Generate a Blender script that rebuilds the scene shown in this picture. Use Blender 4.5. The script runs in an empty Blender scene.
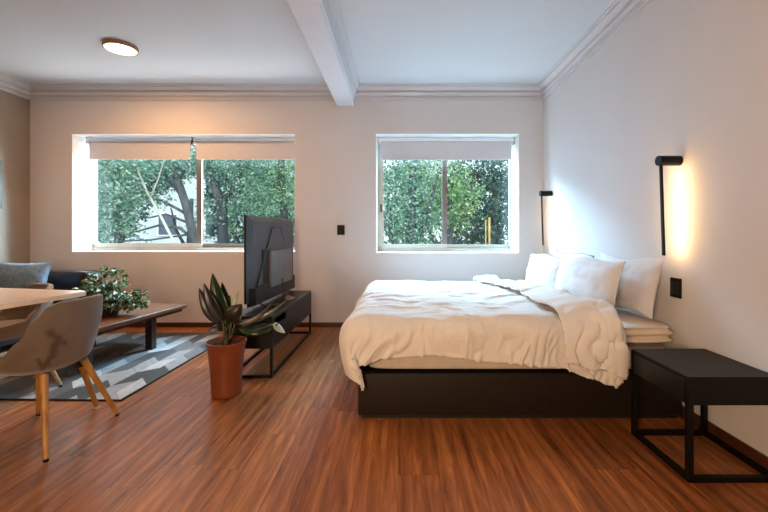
import bpy, bmesh, math, random
import numpy as np
from mathutils import Vector, Matrix, Euler, noise

random.seed(7)
SC = bpy.context.scene
COL = SC.collection
PI = math.pi

# ------------------------------------------------------------------ camera
F, PX, PY, EYE = 390.0, 398.0, 233.0, 1.1


def at(px, py, Y):
    """world point seen at pixel (px,py) at distance Y in front of the camera"""
    return Vector(((px - PX) * Y / F, Y, EYE - (py - PY) * Y / F))


cam = bpy.data.cameras.new('camera')
cam.sensor_width = 36.0
cam.lens = 36.0 * F / 768.0
cam.shift_x = -(PX - 384.0) / 768.0
cam.shift_y = -(256.0 - PY) / 768.0
cam.clip_start = 0.05
cam.clip_end = 200
camo = bpy.data.objects.new('camera', cam)
camo.location = (0, 0, EYE)
camo.rotation_euler = (PI / 2, 0, 0)
COL.objects.link(camo)
SC.camera = camo

# ------------------------------------------------------------------ materials


def newmat(name):
    m = bpy.data.materials.new(name)
    m.use_nodes = True
    nt = m.node_tree
    b = nt.nodes.get('Principled BSDF')
    return m, nt, b


def lin(c):
    return tuple(((x / 255.0) / 12.92 if x / 255.0 <= 0.04045 else ((x / 255.0 + 0.055) / 1.055) ** 2.4) for x in c)


def mat(name, c1, c2=None, scale=6.0, rough=0.5, bump=0.0, bscale=60.0, metal=0.0, spec=0.5, stretch=(1, 1, 1), detail=4.0, sheen=0.0, coat=0.0):
    """two tone noise material, colours in sRGB 0..255"""
    m, nt, b = newmat(name)
    N, L = nt.nodes, nt.links
    c2 = c2 or tuple(x * 0.88 for x in c1)
    tc = N.new('ShaderNodeTexCoord')
    mp = N.new('ShaderNodeMapping')
    mp.inputs['Scale'].default_value = stretch
    L.new(tc.outputs['Object'], mp.inputs['Vector'])
    nz = N.new('ShaderNodeTexNoise')
    nz.inputs['Scale'].default_value = scale
    nz.inputs['Detail'].default_value = detail
    L.new(mp.outputs[0], nz.inputs['Vector'])
    r = N.new('ShaderNodeValToRGB')
    r.color_ramp.elements[0].position = 0.3
    r.color_ramp.elements[1].position = 0.7
    r.color_ramp.elements[0].color = lin(c2) + (1,)
    r.color_ramp.elements[1].color = lin(c1) + (1,)
    L.new(nz.outputs['Fac'], r.inputs[0])
    L.new(r.outputs[0], b.inputs['Base Color'])
    b.inputs['Roughness'].default_value = rough
    b.inputs['Metallic'].default_value = metal
    b.inputs['Specular IOR Level'].default_value = spec
    if sheen:
        b.inputs['Sheen Weight'].default_value = sheen
    if coat:
        b.inputs['Coat Weight'].default_value = coat
    if bump:
        n2 = N.new('ShaderNodeTexNoise')
        n2.inputs['Scale'].default_value = bscale
        n2.inputs['Detail'].default_value = 3
        L.new(mp.outputs[0], n2.inputs['Vector'])
        bp = N.new('ShaderNodeBump')
        bp.inputs['Strength'].default_value = bump
        bp.inputs['Distance'].default_value = 0.01
        L.new(n2.outputs['Fac'], bp.inputs['Height'])
        L.new(bp.outputs[0], b.inputs['Normal'])
    return m


def emat(name, col, strength):
    m, nt, b = newmat(name)
    b.inputs['Base Color'].default_value = lin((240, 236, 228)) + (1,)
    b.inputs['Emission Color'].default_value = lin(col) + (1,)
    b.inputs['Emission Strength'].default_value = strength
    return m


def math_node(nt, op, a, b=None, c=None):
    n = nt.nodes.new('ShaderNodeMath')
    n.operation = op
    for i, v in enumerate((a, b, c)):
        if v is None:
            continue
        if isinstance(v, (int, float)):
            n.inputs[i].default_value = v
        else:
            nt.links.new(v, n.inputs[i])
    return n.outputs[0]


def floor_mat():
    m, nt, b = newmat('wood_plank_floor')
    N, L = nt.nodes, nt.links
    tc = N.new('ShaderNodeTexCoord')
    sep = N.new('ShaderNodeSeparateXYZ')
    L.new(tc.outputs['Object'], sep.inputs[0])
    W, LEN = 0.185, 1.25
    u = math_node(nt, 'DIVIDE', sep.outputs['X'], W)
    row = math_node(nt, 'FLOOR', u)
    wn = N.new('ShaderNodeTexWhiteNoise')
    wn.noise_dimensions = '1D'
    L.new(row, wn.inputs['W'])
    off = math_node(nt, 'MULTIPLY', wn.outputs['Value'], LEN)
    v = math_node(nt, 'DIVIDE', math_node(nt, 'ADD', sep.outputs['Y'], off), LEN)
    pl = math_node(nt, 'FLOOR', v)
    cb = N.new('ShaderNodeCombineXYZ')
    L.new(row, cb.inputs[0])
    L.new(pl, cb.inputs[1])
    wn2 = N.new('ShaderNodeTexWhiteNoise')
    wn2.noise_dimensions = '3D'
    L.new(cb.outputs[0], wn2.inputs['Vector'])
    # grain coordinates: stretched along the plank, shifted per plank
    sc = N.new('ShaderNodeVectorMath')
    sc.operation = 'MULTIPLY'
    sc.inputs[1].default_value = (34, 2.2, 1)
    L.new(tc.outputs['Object'], sc.inputs[0])
    sh = N.new('ShaderNodeVectorMath')
    sh.operation = 'SCALE'
    L.new(wn2.outputs['Color'], sh.inputs[0])
    sh.inputs['Scale'].default_value = 37.0
    ad = N.new('ShaderNodeVectorMath')
    L.new(sc.outputs[0], ad.inputs[0])
    L.new(sh.outputs[0], ad.inputs[1])
    g = N.new('ShaderNodeTexNoise')
    g.inputs['Scale'].default_value = 1.0
    g.inputs['Detail'].default_value = 7
    g.inputs['Roughness'].default_value = 0.68
    g.inputs['Distortion'].default_value = 0.9
    L.new(ad.outputs[0], g.inputs['Vector'])
    g2 = N.new('ShaderNodeTexWave')
    g2.wave_type = 'BANDS'
    g2.bands_direction = 'X'
    g2.inputs['Scale'].default_value = 0.13
    g2.inputs['Distortion'].default_value = 14.0
    g2.inputs['Detail'].default_value = 3
    g2.inputs['Detail Scale'].default_value = 0.6
    L.new(ad.outputs[0], g2.inputs['Vector'])
    f = math_node(nt, 'ADD', math_node(nt, 'MULTIPLY', g.outputs['Fac'], 0.80), math_node(nt, 'MULTIPLY', g2.outputs['Fac'], 0.08))
    f = math_node(nt, 'ADD', f, math_node(nt, 'MULTIPLY', math_node(nt, 'SUBTRACT', wn2.outputs['Value'], 0.5), 0.13))
    r = N.new('ShaderNodeValToRGB')
    e = r.color_ramp.elements
    e[0].position, e[0].color = 0.24, lin((84, 43, 20)) + (1,)
    e[1].position, e[1].color = 0.70, lin((206, 134, 78)) + (1,)
    k = e.new(0.46)
    k.color = lin((150, 88, 45)) + (1,)
    L.new(f, r.inputs[0])
    # plank seams
    fu = math_node(nt, 'FRACT', u)
    fv = math_node(nt, 'FRACT', v)
    su = math_node(nt, 'LESS_THAN', fu, 0.014)
    sv = math_node(nt, 'LESS_THAN', fv, 0.0022)
    s = math_node(nt, 'MAXIMUM', su, sv)
    mx = N.new('ShaderNodeMixRGB')
    mx.blend_type = 'MULTIPLY'
    L.new(math_node(nt, 'MULTIPLY', s, 0.45), mx.inputs[0])
    L.new(r.outputs[0], mx.inputs[1])
    mx.inputs[2].default_value = (0.15, 0.08, 0.05, 1)
    L.new(mx.outputs[0], b.inputs['Base Color'])
    rr = math_node(nt, 'ADD', 0.25, math_node(nt, 'MULTIPLY', g.outputs['Fac'], 0.22))
    L.new(rr, b.inputs['Roughness'])
    b.inputs['Specular IOR Level'].default_value = 0.42
    bp = N.new('ShaderNodeBump')
    bp.inputs['Strength'].default_value = 0.05
    bp.inputs['Distance'].default_value = 0.01
    L.new(f, bp.inputs['Height'])
    L.new(bp.outputs[0], b.inputs['Normal'])
    return m


def wood_mat(name, dark, light, rough=0.4, axis=1, scale=1.0):
    m, nt, b = newmat(name)
    N, L = nt.nodes, nt.links
    tc = N.new('ShaderNodeTexCoord')
    mp = N.new('ShaderNodeMapping')
    s = [22 * scale] * 3
    s[axis] = 1.6 * scale
    mp.inputs['Scale'].default_value = s
    L.new(tc.outputs['Object'], mp.inputs['Vector'])
    g = N.new('ShaderNodeTexNoise')
    g.inputs['Scale'].default_value = 1.0
    g.inputs['Detail'].default_value = 6
    g.inputs['Distortion'].default_value = 0.6
    L.new(mp.outputs[0], g.inputs['Vector'])
    r = N.new('ShaderNodeValToRGB')
    r.color_ramp.elements[0].position, r.color_ramp.elements[0].color = 0.3, lin(dark) + (1,)
    r.color_ramp.elements[1].position, r.color_ramp.elements[1].color = 0.7, lin(light) + (1,)
    L.new(g.outputs['Fac'], r.inputs[0])
    L.new(r.outputs[0], b.inputs['Base Color'])
    b.inputs['Roughness'].default_value = rough
    return m


def rug_mat():
    m, nt, b = newmat('patchwork_hide')
    N, L = nt.nodes, nt.links
    tc = N.new('ShaderNodeTexCoord')
    sep = N.new('ShaderNodeSeparateXYZ')
    L.new(tc.outputs['Object'], sep.inputs[0])
    # slanted strips of parallelogram patches
    yy = math_node(nt, 'ADD', sep.outputs['Y'], math_node(nt, 'MULTIPLY', sep.outputs['X'], 0.10))
    v = math_node(nt, 'DIVIDE', sep.outputs['X'], 0.115)
    row = math_node(nt, 'FLOOR', v)
    fr = math_node(nt, 'FRACT', v)
    par = math_node(nt, 'MODULO', math_node(nt, 'ABSOLUTE', row), 2.0)
    sgn = math_node(nt, 'SUBTRACT', math_node(nt, 'MULTIPLY', par, 2.0), 1.0)
    u = math_node(nt, 'DIVIDE', math_node(nt, 'ADD', yy, math_node(nt, 'MULTIPLY', math_node(nt, 'MULTIPLY', fr, sgn), 0.11)), 0.27)
    u = math_node(nt, 'ADD', u, math_node(nt, 'MULTIPLY', row, 0.37))
    cell = math_node(nt, 'FLOOR', u)
    fu = math_node(nt, 'FRACT', u)
    cb = N.new('ShaderNodeCombineXYZ')
    L.new(row, cb.inputs[0])
    L.new(cell, cb.inputs[1])
    wn = N.new('ShaderNodeTexWhiteNoise')
    wn.noise_dimensions = '2D'
    L.new(cb.outputs[0], wn.inputs['Vector'])
    r = N.new('ShaderNodeValToRGB')
    r.color_ramp.interpolation = 'CONSTANT'
    e = r.color_ramp.elements
    e[0].position, e[0].color = 0.0, lin((22, 21, 23)) + (1,)
    e[1].position, e[1].color = 0.26, lin((146, 143, 142)) + (1,)
    for p, c in ((0.44, (66, 63, 64)), (0.58, (98, 95, 95)), (0.70, (44, 34, 29)), (0.80, (180, 178, 176)), (0.92, (36, 38, 44))):
        k = e.new(p)
        k.color = lin(c) + (1,)
    L.new(wn.outputs['Value'], r.inputs[0])
    nz = N.new('ShaderNodeTexNoise')
    nz.inputs['Scale'].default_value = 24
    nz.inputs['Detail'].default_value = 5
    L.new(tc.outputs['Object'], nz.inputs['Vector'])
    mx = N.new('ShaderNodeMixRGB')
    mx.blend_type = 'MULTIPLY'
    mx.inputs[0].default_value = 0.6
    L.new(r.outputs[0], mx.inputs[1])
    r2 = N.new('ShaderNodeValToRGB')
    r2.color_ramp.elements[0].position, r2.color_ramp.elements[0].color = 0.3, (0.55, 0.55, 0.55, 1)
    r2.color_ramp.elements[1].position, r2.color_ramp.elements[1].color = 0.6, (1, 1, 1, 1)
    L.new(nz.outputs['Fac'], r2.inputs[0])
    L.new(r2.outputs[0], mx.inputs[2])
    # stitched seams
    s = math_node(nt, 'MAXIMUM', math_node(nt, 'LESS_THAN', fr, 0.03), math_node(nt, 'LESS_THAN', fu, 0.015))
    m2 = N.new('ShaderNodeMixRGB')
    L.new(math_node(nt, 'MULTIPLY', s, 0.7), m2.inputs[0])
    L.new(mx.outputs[0], m2.inputs[1])
    m2.inputs[2].default_value = (0.02, 0.02, 0.02, 1)
    L.new(m2.outputs[0], b.inputs['Base Color'])
    b.inputs['Roughness'].default_value = 0.62
    b.inputs['Sheen Weight'].default_value = 0.15
    return m


def leaf_mat(name, cols, translucent=0.35, rough=0.5):
    """leaf material whose colour changes from leaf to leaf"""
    m = bpy.data.materials.new(name)
    m.use_nodes = True
    nt = m.node_tree
    N, L = nt.nodes, nt.links
    N.clear()
    out = N.new('ShaderNodeOutputMaterial')
    geo = N.new('ShaderNodeNewGeometry')
    r = N.new('ShaderNodeValToRGB')
    e = r.color_ramp.elements
    n = len(cols)
    e[0].position, e[0].color = 0.0, lin(cols[0]) + (1,)
    e[1].position, e[1].color = 1.0, lin(cols[-1]) + (1,)
    for i in range(1, n - 1):
        k = e.new(i / (n - 1))
        k.color = lin(cols[i]) + (1,)
    L.new(geo.outputs['Random Per Island'], r.inputs[0])
    p = N.new('ShaderNodeBsdfPrincipled')
    p.inputs['Roughness'].default_value = rough
    L.new(r.outputs[0], p.inputs['Base Color'])
    t = N.new('ShaderNodeBsdfTranslucent')
    L.new(r.outputs[0], t.inputs['Color'])
    mx = N.new('ShaderNodeMixShader')
    mx.inputs[0].default_value = translucent
    L.new(p.outputs[0], mx.inputs[1])
    L.new(t.outputs[0], mx.inputs[2])
    L.new(mx.outputs[0], out.inputs['Surface'])
    return m


def glass_mat():
    m = bpy.data.materials.new('window_glass')
    m.use_nodes = True
    nt = m.node_tree
    N, L = nt.nodes, nt.links
    N.clear()
    out = N.new('ShaderNodeOutputMaterial')
    t = N.new('ShaderNodeBsdfTransparent')
    t.inputs['Color'].default_value = (0.93, 0.98, 0.97, 1)
    g = N.new('ShaderNodeBsdfGlossy')
    g.inputs['Roughness'].default_value = 0.02
    fr = N.new('ShaderNodeLayerWeight')
    fr.inputs['Blend'].default_value = 0.5
    refl = math_node(nt, 'ADD', 0.025, math_node(nt, 'MULTIPLY', math_node(nt, 'POWER', fr.outputs['Facing'], 5.0), 0.45))
    mx = N.new('ShaderNodeMixShader')
    L.new(refl, mx.inputs[0])
    L.new(t.outputs[0], mx.inputs[1])
    L.new(g.outputs[0], mx.inputs[2])
    L.new(mx.outputs[0], out.inputs['Surface'])
    return m


def plaster_mat():
    m = mat('plaster_brown', (146, 131, 115), (126, 112, 98), scale=1.7, rough=0.75, bump=0.06, bscale=9, detail=8)
    return m


M = {
    'wall': mat('painted_wall', (213, 208, 207), (209, 204, 203), scale=2.0, rough=0.85, bump=0.03, bscale=180),
    'ceiling': mat('painted_ceiling', (212, 214, 218), (209, 211, 215), scale=2.0, rough=0.9),
    'trim': mat('painted_cornice', (208, 204, 206), (204, 200, 202), scale=3, rough=0.7),
    'beam': mat('painted_beam', (228, 228, 233), (225, 225, 230), scale=3, rough=0.8),
    'reveal': mat('painted_reveal', (246, 248, 248), (243, 245, 246), scale=3, rough=0.75),
    'plaster': plaster_mat(),
    'floor': floor_mat(),
    'base': wood_mat('baseboard_wood', (58, 30, 18), (86, 46, 28), rough=0.4, axis=0),
    'frame_alu': mat('beige_aluminium', (182, 170, 154), (168, 156, 140), scale=5, rough=0.4, metal=0.15),
    'frame_dark': mat('bronze_aluminium', (124, 112, 102), (108, 96, 88), scale=5, rough=0.45, metal=0.3),
    'glass': glass_mat(),
    'blind': mat('blind_fabric', (206, 202, 204), (200, 196, 198), scale=40, rough=0.85),
    'blind_rail': mat('blind_rail_white', (232, 234, 238), (226, 228, 233), scale=5, rough=0.45),
    'black': mat('black_powder_coat', (13, 11, 10), (10, 9, 8), scale=30, spec=0.22, rough=0.46, bump=0.02, bscale=300),
    'black_plastic': mat('black_plastic', (24, 25, 28), (20, 21, 24), scale=12, spec=0.4, rough=0.36),
    'tv_back': mat('tv_back_plastic', (50, 53, 63), (44, 47, 57), scale=14, rough=0.38, bump=0.03, bscale=400),
    'tv_dark': mat('tv_dark_plastic', (15, 15, 18), (12, 12, 15), spec=0.35, scale=14, rough=0.45),
    'tv_box': mat('tv_connector_cover', (104, 103, 106), (94, 93, 96), scale=10, rough=0.42),
    'screen': mat('screen_glass', (8, 8, 10), (7, 7, 9), scale=4, rough=0.12),
    'switch': mat('switch_black', (14, 14, 15), (11, 11, 12), scale=20, rough=0.5, spec=0.25),
    'bedframe': mat('bed_base_upholstery', (36, 26, 21), (30, 21, 17), scale=24, rough=0.55, bump=0.05, bscale=260, spec=0.25),
    'bedplinth': mat('bed_plinth', (20, 16, 15), (15, 12, 11), scale=24, rough=0.6),
    'linen': mat('white_linen', (232, 228, 226), (224, 220, 218), scale=9, rough=0.9, bump=0.45, bscale=26, sheen=0.2),
    'linen2': mat('white_cotton', (218, 213, 213), (210, 205, 206), scale=9, rough=0.9, bump=0.35, bscale=20, sheen=0.2),
    'sheet': mat('fitted_sheet', (222, 208, 192), (212, 198, 182), scale=9, rough=0.9, bump=0.1, bscale=90),
    'mattress': mat('mattress_ticking', (206, 196, 186), (194, 184, 174), scale=14, rough=0.9, bump=0.05, bscale=200),
    'piping': mat('grey_piping', (112, 114, 124), (98, 100, 110), scale=20, rough=0.8),
    'velvet': None,
    'velvet2': mat('brown_velvet', (134, 108, 84), (118, 94, 72), scale=10, rough=0.8, bump=0.1, bscale=200, sheen=0.35),
    'legwood': wood_mat('honey_wood', (150, 100, 44), (196, 144, 76), rough=0.4, axis=2),
    'legwood2': wood_mat('pale_tan_wood', (150, 122, 84), (186, 156, 112), rough=0.45, axis=2),
    'tabletop': wood_mat('pale_table_wood', (236, 214, 190), (248, 232, 212), rough=0.28, axis=0),
    'walnut': wood_mat('walnut', (76, 44, 27), (122, 77, 50), rough=0.38, axis=1),
    'walnut_dark': wood_mat('dark_walnut', (40, 26, 20), (58, 38, 28), rough=0.4, axis=2),
    'rug': rug_mat(),
    'rug_edge': mat('rug_binding', (26, 24, 26), (20, 18, 20), scale=40, rough=0.8),
    'leather': mat('black_leather', (40, 36, 38), (30, 27, 29), scale=8, rough=0.32, bump=0.2, bscale=40),
    'cushion': mat('blue_grey_fabric', (124, 148, 170), (92, 114, 136), scale=30, rough=0.85, bump=0.25, bscale=120, sheen=0.25),
    'terracotta': mat('terracotta_glaze', (132, 68, 40), (118, 58, 32), scale=7, rough=0.38, bump=0.04, bscale=60),
    'soil': mat('potting_soil', (58, 42, 32), (32, 22, 16), scale=60, rough=0.95, bump=0.8, bscale=80),
    'pot_dark': mat('dark_pot', (46, 44, 44), (36, 34, 34), scale=10, rough=0.5),
    'stem': mat('pale_green_stem', (112, 118, 74), (88, 92, 56), scale=30, rough=0.5),
    'ceramic_rim': mat('wooden_lamp_rim', (150, 118, 92), (132, 100, 76), scale=10, rough=0.45),
    'lamp_glow': emat('lamp_diffuser', (255, 214, 160), 9.0),
    'strip_glow': emat('led_strip', (255, 208, 142), 300.0),
    'cable': mat('black_cable', (24, 22, 24), (18, 16, 18), scale=20, rough=0.4),
    'cable_red': mat('pale_pink_cable', (176, 140, 132), (150, 116, 110), scale=20, rough=0.5),
    'bark': mat('grey_bark', (92, 92, 92), (56, 58, 60), scale=8, rough=0.9, bump=0.5, bscale=30, stretch=(1, 1, 0.3)),
    'bark_pale': mat('pale_bark', (188, 184, 170), (150, 146, 132), scale=8, rough=0.9, stretch=(1, 1, 0.3)),
    'yellow': mat('yellow_post_paint', (150, 122, 66), (128, 100, 50), scale=6, rough=0.5),
    'facade': mat('pale_facade', (206, 212, 218), (184, 192, 200), scale=0.6, rough=0.9),
    'facade_win': mat('facade_window', (84, 98, 110), (66, 80, 92), scale=2, rough=0.2),
    'street': mat('asphalt', (96, 98, 98), (80, 82, 82), scale=3, rough=0.9),
    'hedge_dark': leaf_mat('dark_leaves', [(46, 78, 78), (66, 104, 94), (98, 136, 116)], 0.3),  # window haze is put into the colours of these tree leaf palettes
    'leaf_mid': leaf_mat('mid_leaves', [(62, 98, 90), (92, 132, 112), (130, 166, 138), (192, 212, 188)], 0.4),
    'leaf_bright': leaf_mat('bright_leaves', [(80, 122, 94), (118, 158, 112), (158, 192, 134), (206, 224, 178)], 0.45),
    'pothos_leaf': leaf_mat('variegated_leaves', [(18, 40, 18), (30, 64, 26), (52, 92, 40), (104, 132, 78), (24, 52, 22), (188, 192, 158)], 0.2, 0.35),
    'leaf_green': mat('dark_green_leaf', (44, 66, 40), (26, 40, 28), scale=14, rough=0.3, stretch=(1, 1, 1)),
    'leaf_blue': mat('blue_black_leaf', (42, 46, 58), (28, 32, 42), scale=14, rough=0.35),
    'leaf_brown': mat('brown_black_leaf', (46, 34, 28), (28, 22, 20), scale=14, rough=0.4),
    'leaf_pale': mat('pale_leaf', (188, 196, 184), (140, 156, 138), scale=14, rough=0.45),
    'frame_black': mat('picture_frame_black', (20, 18, 18), (14, 13, 13), scale=20, rough=0.4),
    'paper': mat('picture_print', (206, 206, 206), (150, 150, 152), scale=3, rough=0.8),
}


def velvet_marked():
    """grey beige velvet; darker brown strokes are mixed in by the mesh's 'stain' attribute"""
    m, nt, b = newmat('grey_beige_velvet')
    N, L = nt.nodes, nt.links
    tc = N.new('ShaderNodeTexCoord')
    nz = N.new('ShaderNodeTexNoise')
    nz.inputs['Scale'].default_value = 7
    nz.inputs['Detail'].default_value = 5
    L.new(tc.outputs['Object'], nz.inputs['Vector'])
    r = N.new('ShaderNodeValToRGB')
    r.color_ramp.elements[0].position, r.color_ramp.elements[0].color = 0.3, lin((94, 81, 71)) + (1,)
    r.color_ramp.elements[1].position, r.color_ramp.elements[1].color = 0.7, lin((114, 100, 88)) + (1,)
    L.new(nz.outputs['Fac'], r.inputs[0])
    at_ = N.new('ShaderNodeAttribute')
    at_.attribute_name = 'brown_mark'
    mx = N.new('ShaderNodeMixRGB')
    L.new(at_.outputs['Fac'], mx.inputs[0])
    L.new(r.outputs[0], mx.inputs[1])
    mx.inputs[2].default_value = lin((58, 42, 32)) + (1,)
    L.new(mx.outputs[0], b.inputs['Base Color'])
    b.inputs['Roughness'].default_value = 0.8
    b.inputs['Sheen Weight'].default_value = 0.4
    return m


M['velvet'] = velvet_marked()


def variegate(m):
    """cream blotches inside each leaf"""
    nt = m.node_tree
    N, L = nt.nodes, nt.links
    ramp = [n for n in N if n.type == 'VALTORGB'][0]
    tc = N.new('ShaderNodeTexCoord')
    nz = N.new('ShaderNodeTexNoise')
    nz.inputs['Scale'].default_value = 46
    nz.inputs['Detail'].default_value = 3
    L.new(tc.outputs['Object'], nz.inputs['Vector'])
    r = N.new('ShaderNodeValToRGB')
    r.color_ramp.elements[0].position = .56
    r.color_ramp.elements[1].position = .60
    L.new(nz.outputs['Fac'], r.inputs[0])
    mx = N.new('ShaderNodeMixRGB')
    L.new(r.outputs[0], mx.inputs[0])
    L.new(ramp.outputs[0], mx.inputs[1])
    mx.inputs[2].default_value = lin((214, 214, 186)) + (1,)
    for n in N:
        if n.type == 'BSDF_PRINCIPLED':
            L.new(mx.outputs[0], n.inputs['Base Color'])
        if n.type == 'BSDF_TRANSLUCENT':
            L.new(mx.outputs[0], n.inputs['Color'])


variegate(M['pothos_leaf'])

# ------------------------------------------------------------------ object helpers


def link_mesh(name, me, m=None, parent=None, smooth=False):
    o = bpy.data.objects.new(name, me)
    COL.objects.link(o)
    if m is not None and not me.materials:
        me.materials.append(m)
    if smooth:
        me.polygons.foreach_set('use_smooth', [True] * len(me.polygons))
    if parent is not None:
        o.parent = parent
    return o


def tag(o, label=None, cat=None, group=None, kind=None):
    if label:
        o['label'] = label
    if cat:
        o['category'] = cat
    if group:
        o['group'] = group
    if kind:
        o['kind'] = kind
    return o


def thing(name, label, cat, loc=(0, 0, 0), rz=0.0, group=None):
    o = bpy.data.objects.new(name, None)
    o.empty_display_size = 0.1
    COL.objects.link(o)
    o.location = loc
    o.rotation_euler = (0, 0, rz)
    return tag(o, label, cat, group)


class MB:
    """collects shapes into ONE mesh"""

    def __init__(self):
        self.bm = bmesh.new()

    def box(self, x0, x1, y0, y1, z0, z1, bev=0.0, mat_=None):
        r = bmesh.ops.create_cube(self.bm, size=1.0)
        vs = r['verts']
        for v in vs:
            v.co = Vector((x0 + (v.co.x + .5) * (x1 - x0), y0 + (v.co.y + .5) * (y1 - y0), z0 + (v.co.z + .5) * (z1 - z0)))
        if bev:
            es = list({e for v in vs for e in v.link_edges})
            r = bmesh.ops.bevel(self.bm, geom=es, offset=bev, segments=3, profile=0.5, affect='EDGES')
            vs = r['verts']
        if mat_ is not None:
            bmesh.ops.transform(self.bm, matrix=mat_, verts=list({v for v in vs}))
        return self

    def rbox(self, mat_, sx, sy, sz, bev=0.0):
        """box of size s centred at the origin, moved by matrix"""
        n0 = set(self.bm.verts)
        self.box(-sx / 2, sx / 2, -sy / 2, sy / 2, -sz / 2, sz / 2, bev)
        vs = [v for v in self.bm.verts if v not in n0]
        bmesh.ops.transform(self.bm, matrix=mat_, verts=vs)
        return self

    def cone(self, p0, p1, r0, r1, seg=20, caps=True):
        p0, p1 = Vector(p0), Vector(p1)
        d = p1 - p0
        q = d.to_track_quat('Z', 'Y').to_matrix().to_4x4()
        mtx = Matrix.Translation((p0 + p1) / 2) @ q
        bmesh.ops.create_cone(self.bm, cap_ends=caps, segments=seg, radius1=r0, radius2=r1, depth=d.length, matrix=mtx)
        return self

    def tube(self, pts, rad, seg=8, caps=True):
        pts = [Vector(p) for p in pts]
        rads = rad if isinstance(rad, (list, tuple)) else [rad] * len(pts)
        rings = []
        up = Vector((0.13, 0.31, 0.94)).normalized()
        for i, p in enumerate(pts):
            t = (pts[min(i + 1, len(pts) - 1)] - pts[max(i - 1, 0)]).normalized()
            s = t.cross(up)
            if s.length < 1e-3:
                s = t.cross(Vector((1, 0, 0)))
            s.normalize()
            u = s.cross(t).normalized()
            rings.append([self.bm.verts.new(p + (s * math.cos(a) + u * math.sin(a)) * rads[i]) for a in [2 * PI * k / seg for k in range(seg)]])
        for a, b in zip(rings, rings[1:]):
            for k in range(seg):
                self.bm.faces.new((a[k], a[(k + 1) % seg], b[(k + 1) % seg], b[k]))
        if caps:
            self.bm.faces.new(list(reversed(rings[0])))
            self.bm.faces.new(rings[-1])
        return self

    def lathe(self, prof, seg=40, loc=(0, 0, 0), close=False):
        loc = Vector(loc)
        rings = []
        for r, z in prof:
            if r < 1e-6:
                rings.append([self.bm.verts.new(loc + Vector((0, 0, z)))])
            else:
                rings.append([self.bm.verts.new(loc + Vector((r * math.cos(2 * PI * k / seg), r * math.sin(2 * PI * k / seg), z))) for k in range(seg)])
        for a, b in zip(rings, rings[1:]):
            for k in range(seg):
                k2 = (k + 1) % seg
                if len(a) == 1 and len(b) == 1:
                    continue
                if len(a) == 1:
                    self.bm.faces.new((a[0], b[k2], b[k]))
                elif len(b) == 1:
                    self.bm.faces.new((a[k], a[k2], b[0]))
                else:
                    self.bm.faces.new((a[k], a[k2], b[k2], b[k]))
        return self

    def poly(self, pts, depth_vec):
        """closed prism from a polygon and an extrusion vector"""
        d = Vector(depth_vec)
        a = [self.bm.verts.new(Vector(p)) for p in pts]
        b = [self.bm.verts.new(Vector(p) + d) for p in pts]
        n = len(pts)
        self.bm.faces.new(list(reversed(a)))
        self.bm.faces.new(b)
        for i in range(n):
            self.bm.faces.new((a[i], a[(i + 1) % n], b[(i + 1) % n], b[i]))
        return self

    def grid(self, P, closed_u=False):
        """P[i][j] of points"""
        R = [[self.bm.verts.new(Vector(p)) for p in row] for row in P]
        n, m_ = len(R), len(R[0])
        for i in range(n if closed_u else n - 1):
            i2 = (i + 1) % n
            for j in range(m_ - 1):
                self.bm.faces.new((R[i][j], R[i2][j], R[i2][j + 1], R[i][j + 1]))
        return self

    def build(self, name, m=None, parent=None, smooth=None, kind=None):
        bmesh.ops.recalc_face_normals(self.bm, faces=self.bm.faces)
        me = bpy.data.meshes.new(name)
        self.bm.to_mesh(me)
        self.bm.free()
        o = link_mesh(name, me, m, parent)
        if smooth is not None:
            me.polygons.foreach_set('use_smooth', [True] * len(me.polygons))
            if smooth < 180:
                try:
                    me.set_sharp_from_angle(angle=math.radians(smooth))
                except Exception:
                    pass
        if kind:
            o['kind'] = kind
        return o


def smoothstep(a, b, x):
    t = max(0.0, min(1.0, (x - a) / (b - a)))
    return t * t * (3 - 2 * t)


def copy_tree(o, parent=None):
    c = o.copy()
    COL.objects.link(c)
    if parent is not None:
        c.parent = parent
    for ch in list(o.children):
        copy_tree(ch, c)
    return c


def solidify(o, t, off=-1.0):
    md = o.modifiers.new('thickness', 'SOLIDIFY')
    md.thickness = t
    md.offset = off
    return o


def subsurf(o, n=1):
    md = o.modifiers.new('smooth', 'SUBSURF')
    md.levels = md.render_levels = n
    return o


# ------------------------------------------------------------------ room
XL, XR, YB, YF, ZC = -4.306, 1.697, 4.564, -3.2, 2.81
YO = 4.955   # outer face of the window wall
T = 0.2


def structure(o):
    o['kind'] = 'structure'
    return o


structure(MB().box(XL - T, XR + T, YF - T, YO, -0.15, 0).build('floor', M['floor']))
structure(MB().box(XL - T, XR + T, YF - T, YO, ZC, ZC + 0.2).build('ceiling', M['ceiling']))
structure(MB().box(XL - T, XL, YF - T, YB, 0, ZC).build('wall_left', M['plaster']))
structure(MB().box(XR, XR + T, YF - T, YB, 0, ZC).build('wall_right', M['wall']))
structure(MB().box(XL, XR, YF - T, YF, 0, ZC).build('wall_front', M['wall']))

# window openings
W1 = (-3.815, -1.205, 0.878, 2.258)
W2 = (-0.2575, 1.416, 0.866, 2.262)
wb = MB()
zs = sorted({0, W1[2], W1[3], ZC})
wb.box(XL - T, W1[0], YB, YO, 0, ZC)
wb.box(W1[0], W1[1], YB, YO, 0, W1[2])
wb.box(W1[0], W1[1], YB, YO, W1[3], ZC)
wb.box(W1[1], W2[0], YB, YO, 0, ZC)
wb.box(W2[0], W2[1], YB, YO, 0, W2[2])
wb.box(W2[0], W2[1], YB, YO, W2[3], ZC)
wb.box(W2[1], XR + T, YB, YO, 0, ZC)
structure(wb.build('wall_back', M['wall']))


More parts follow.
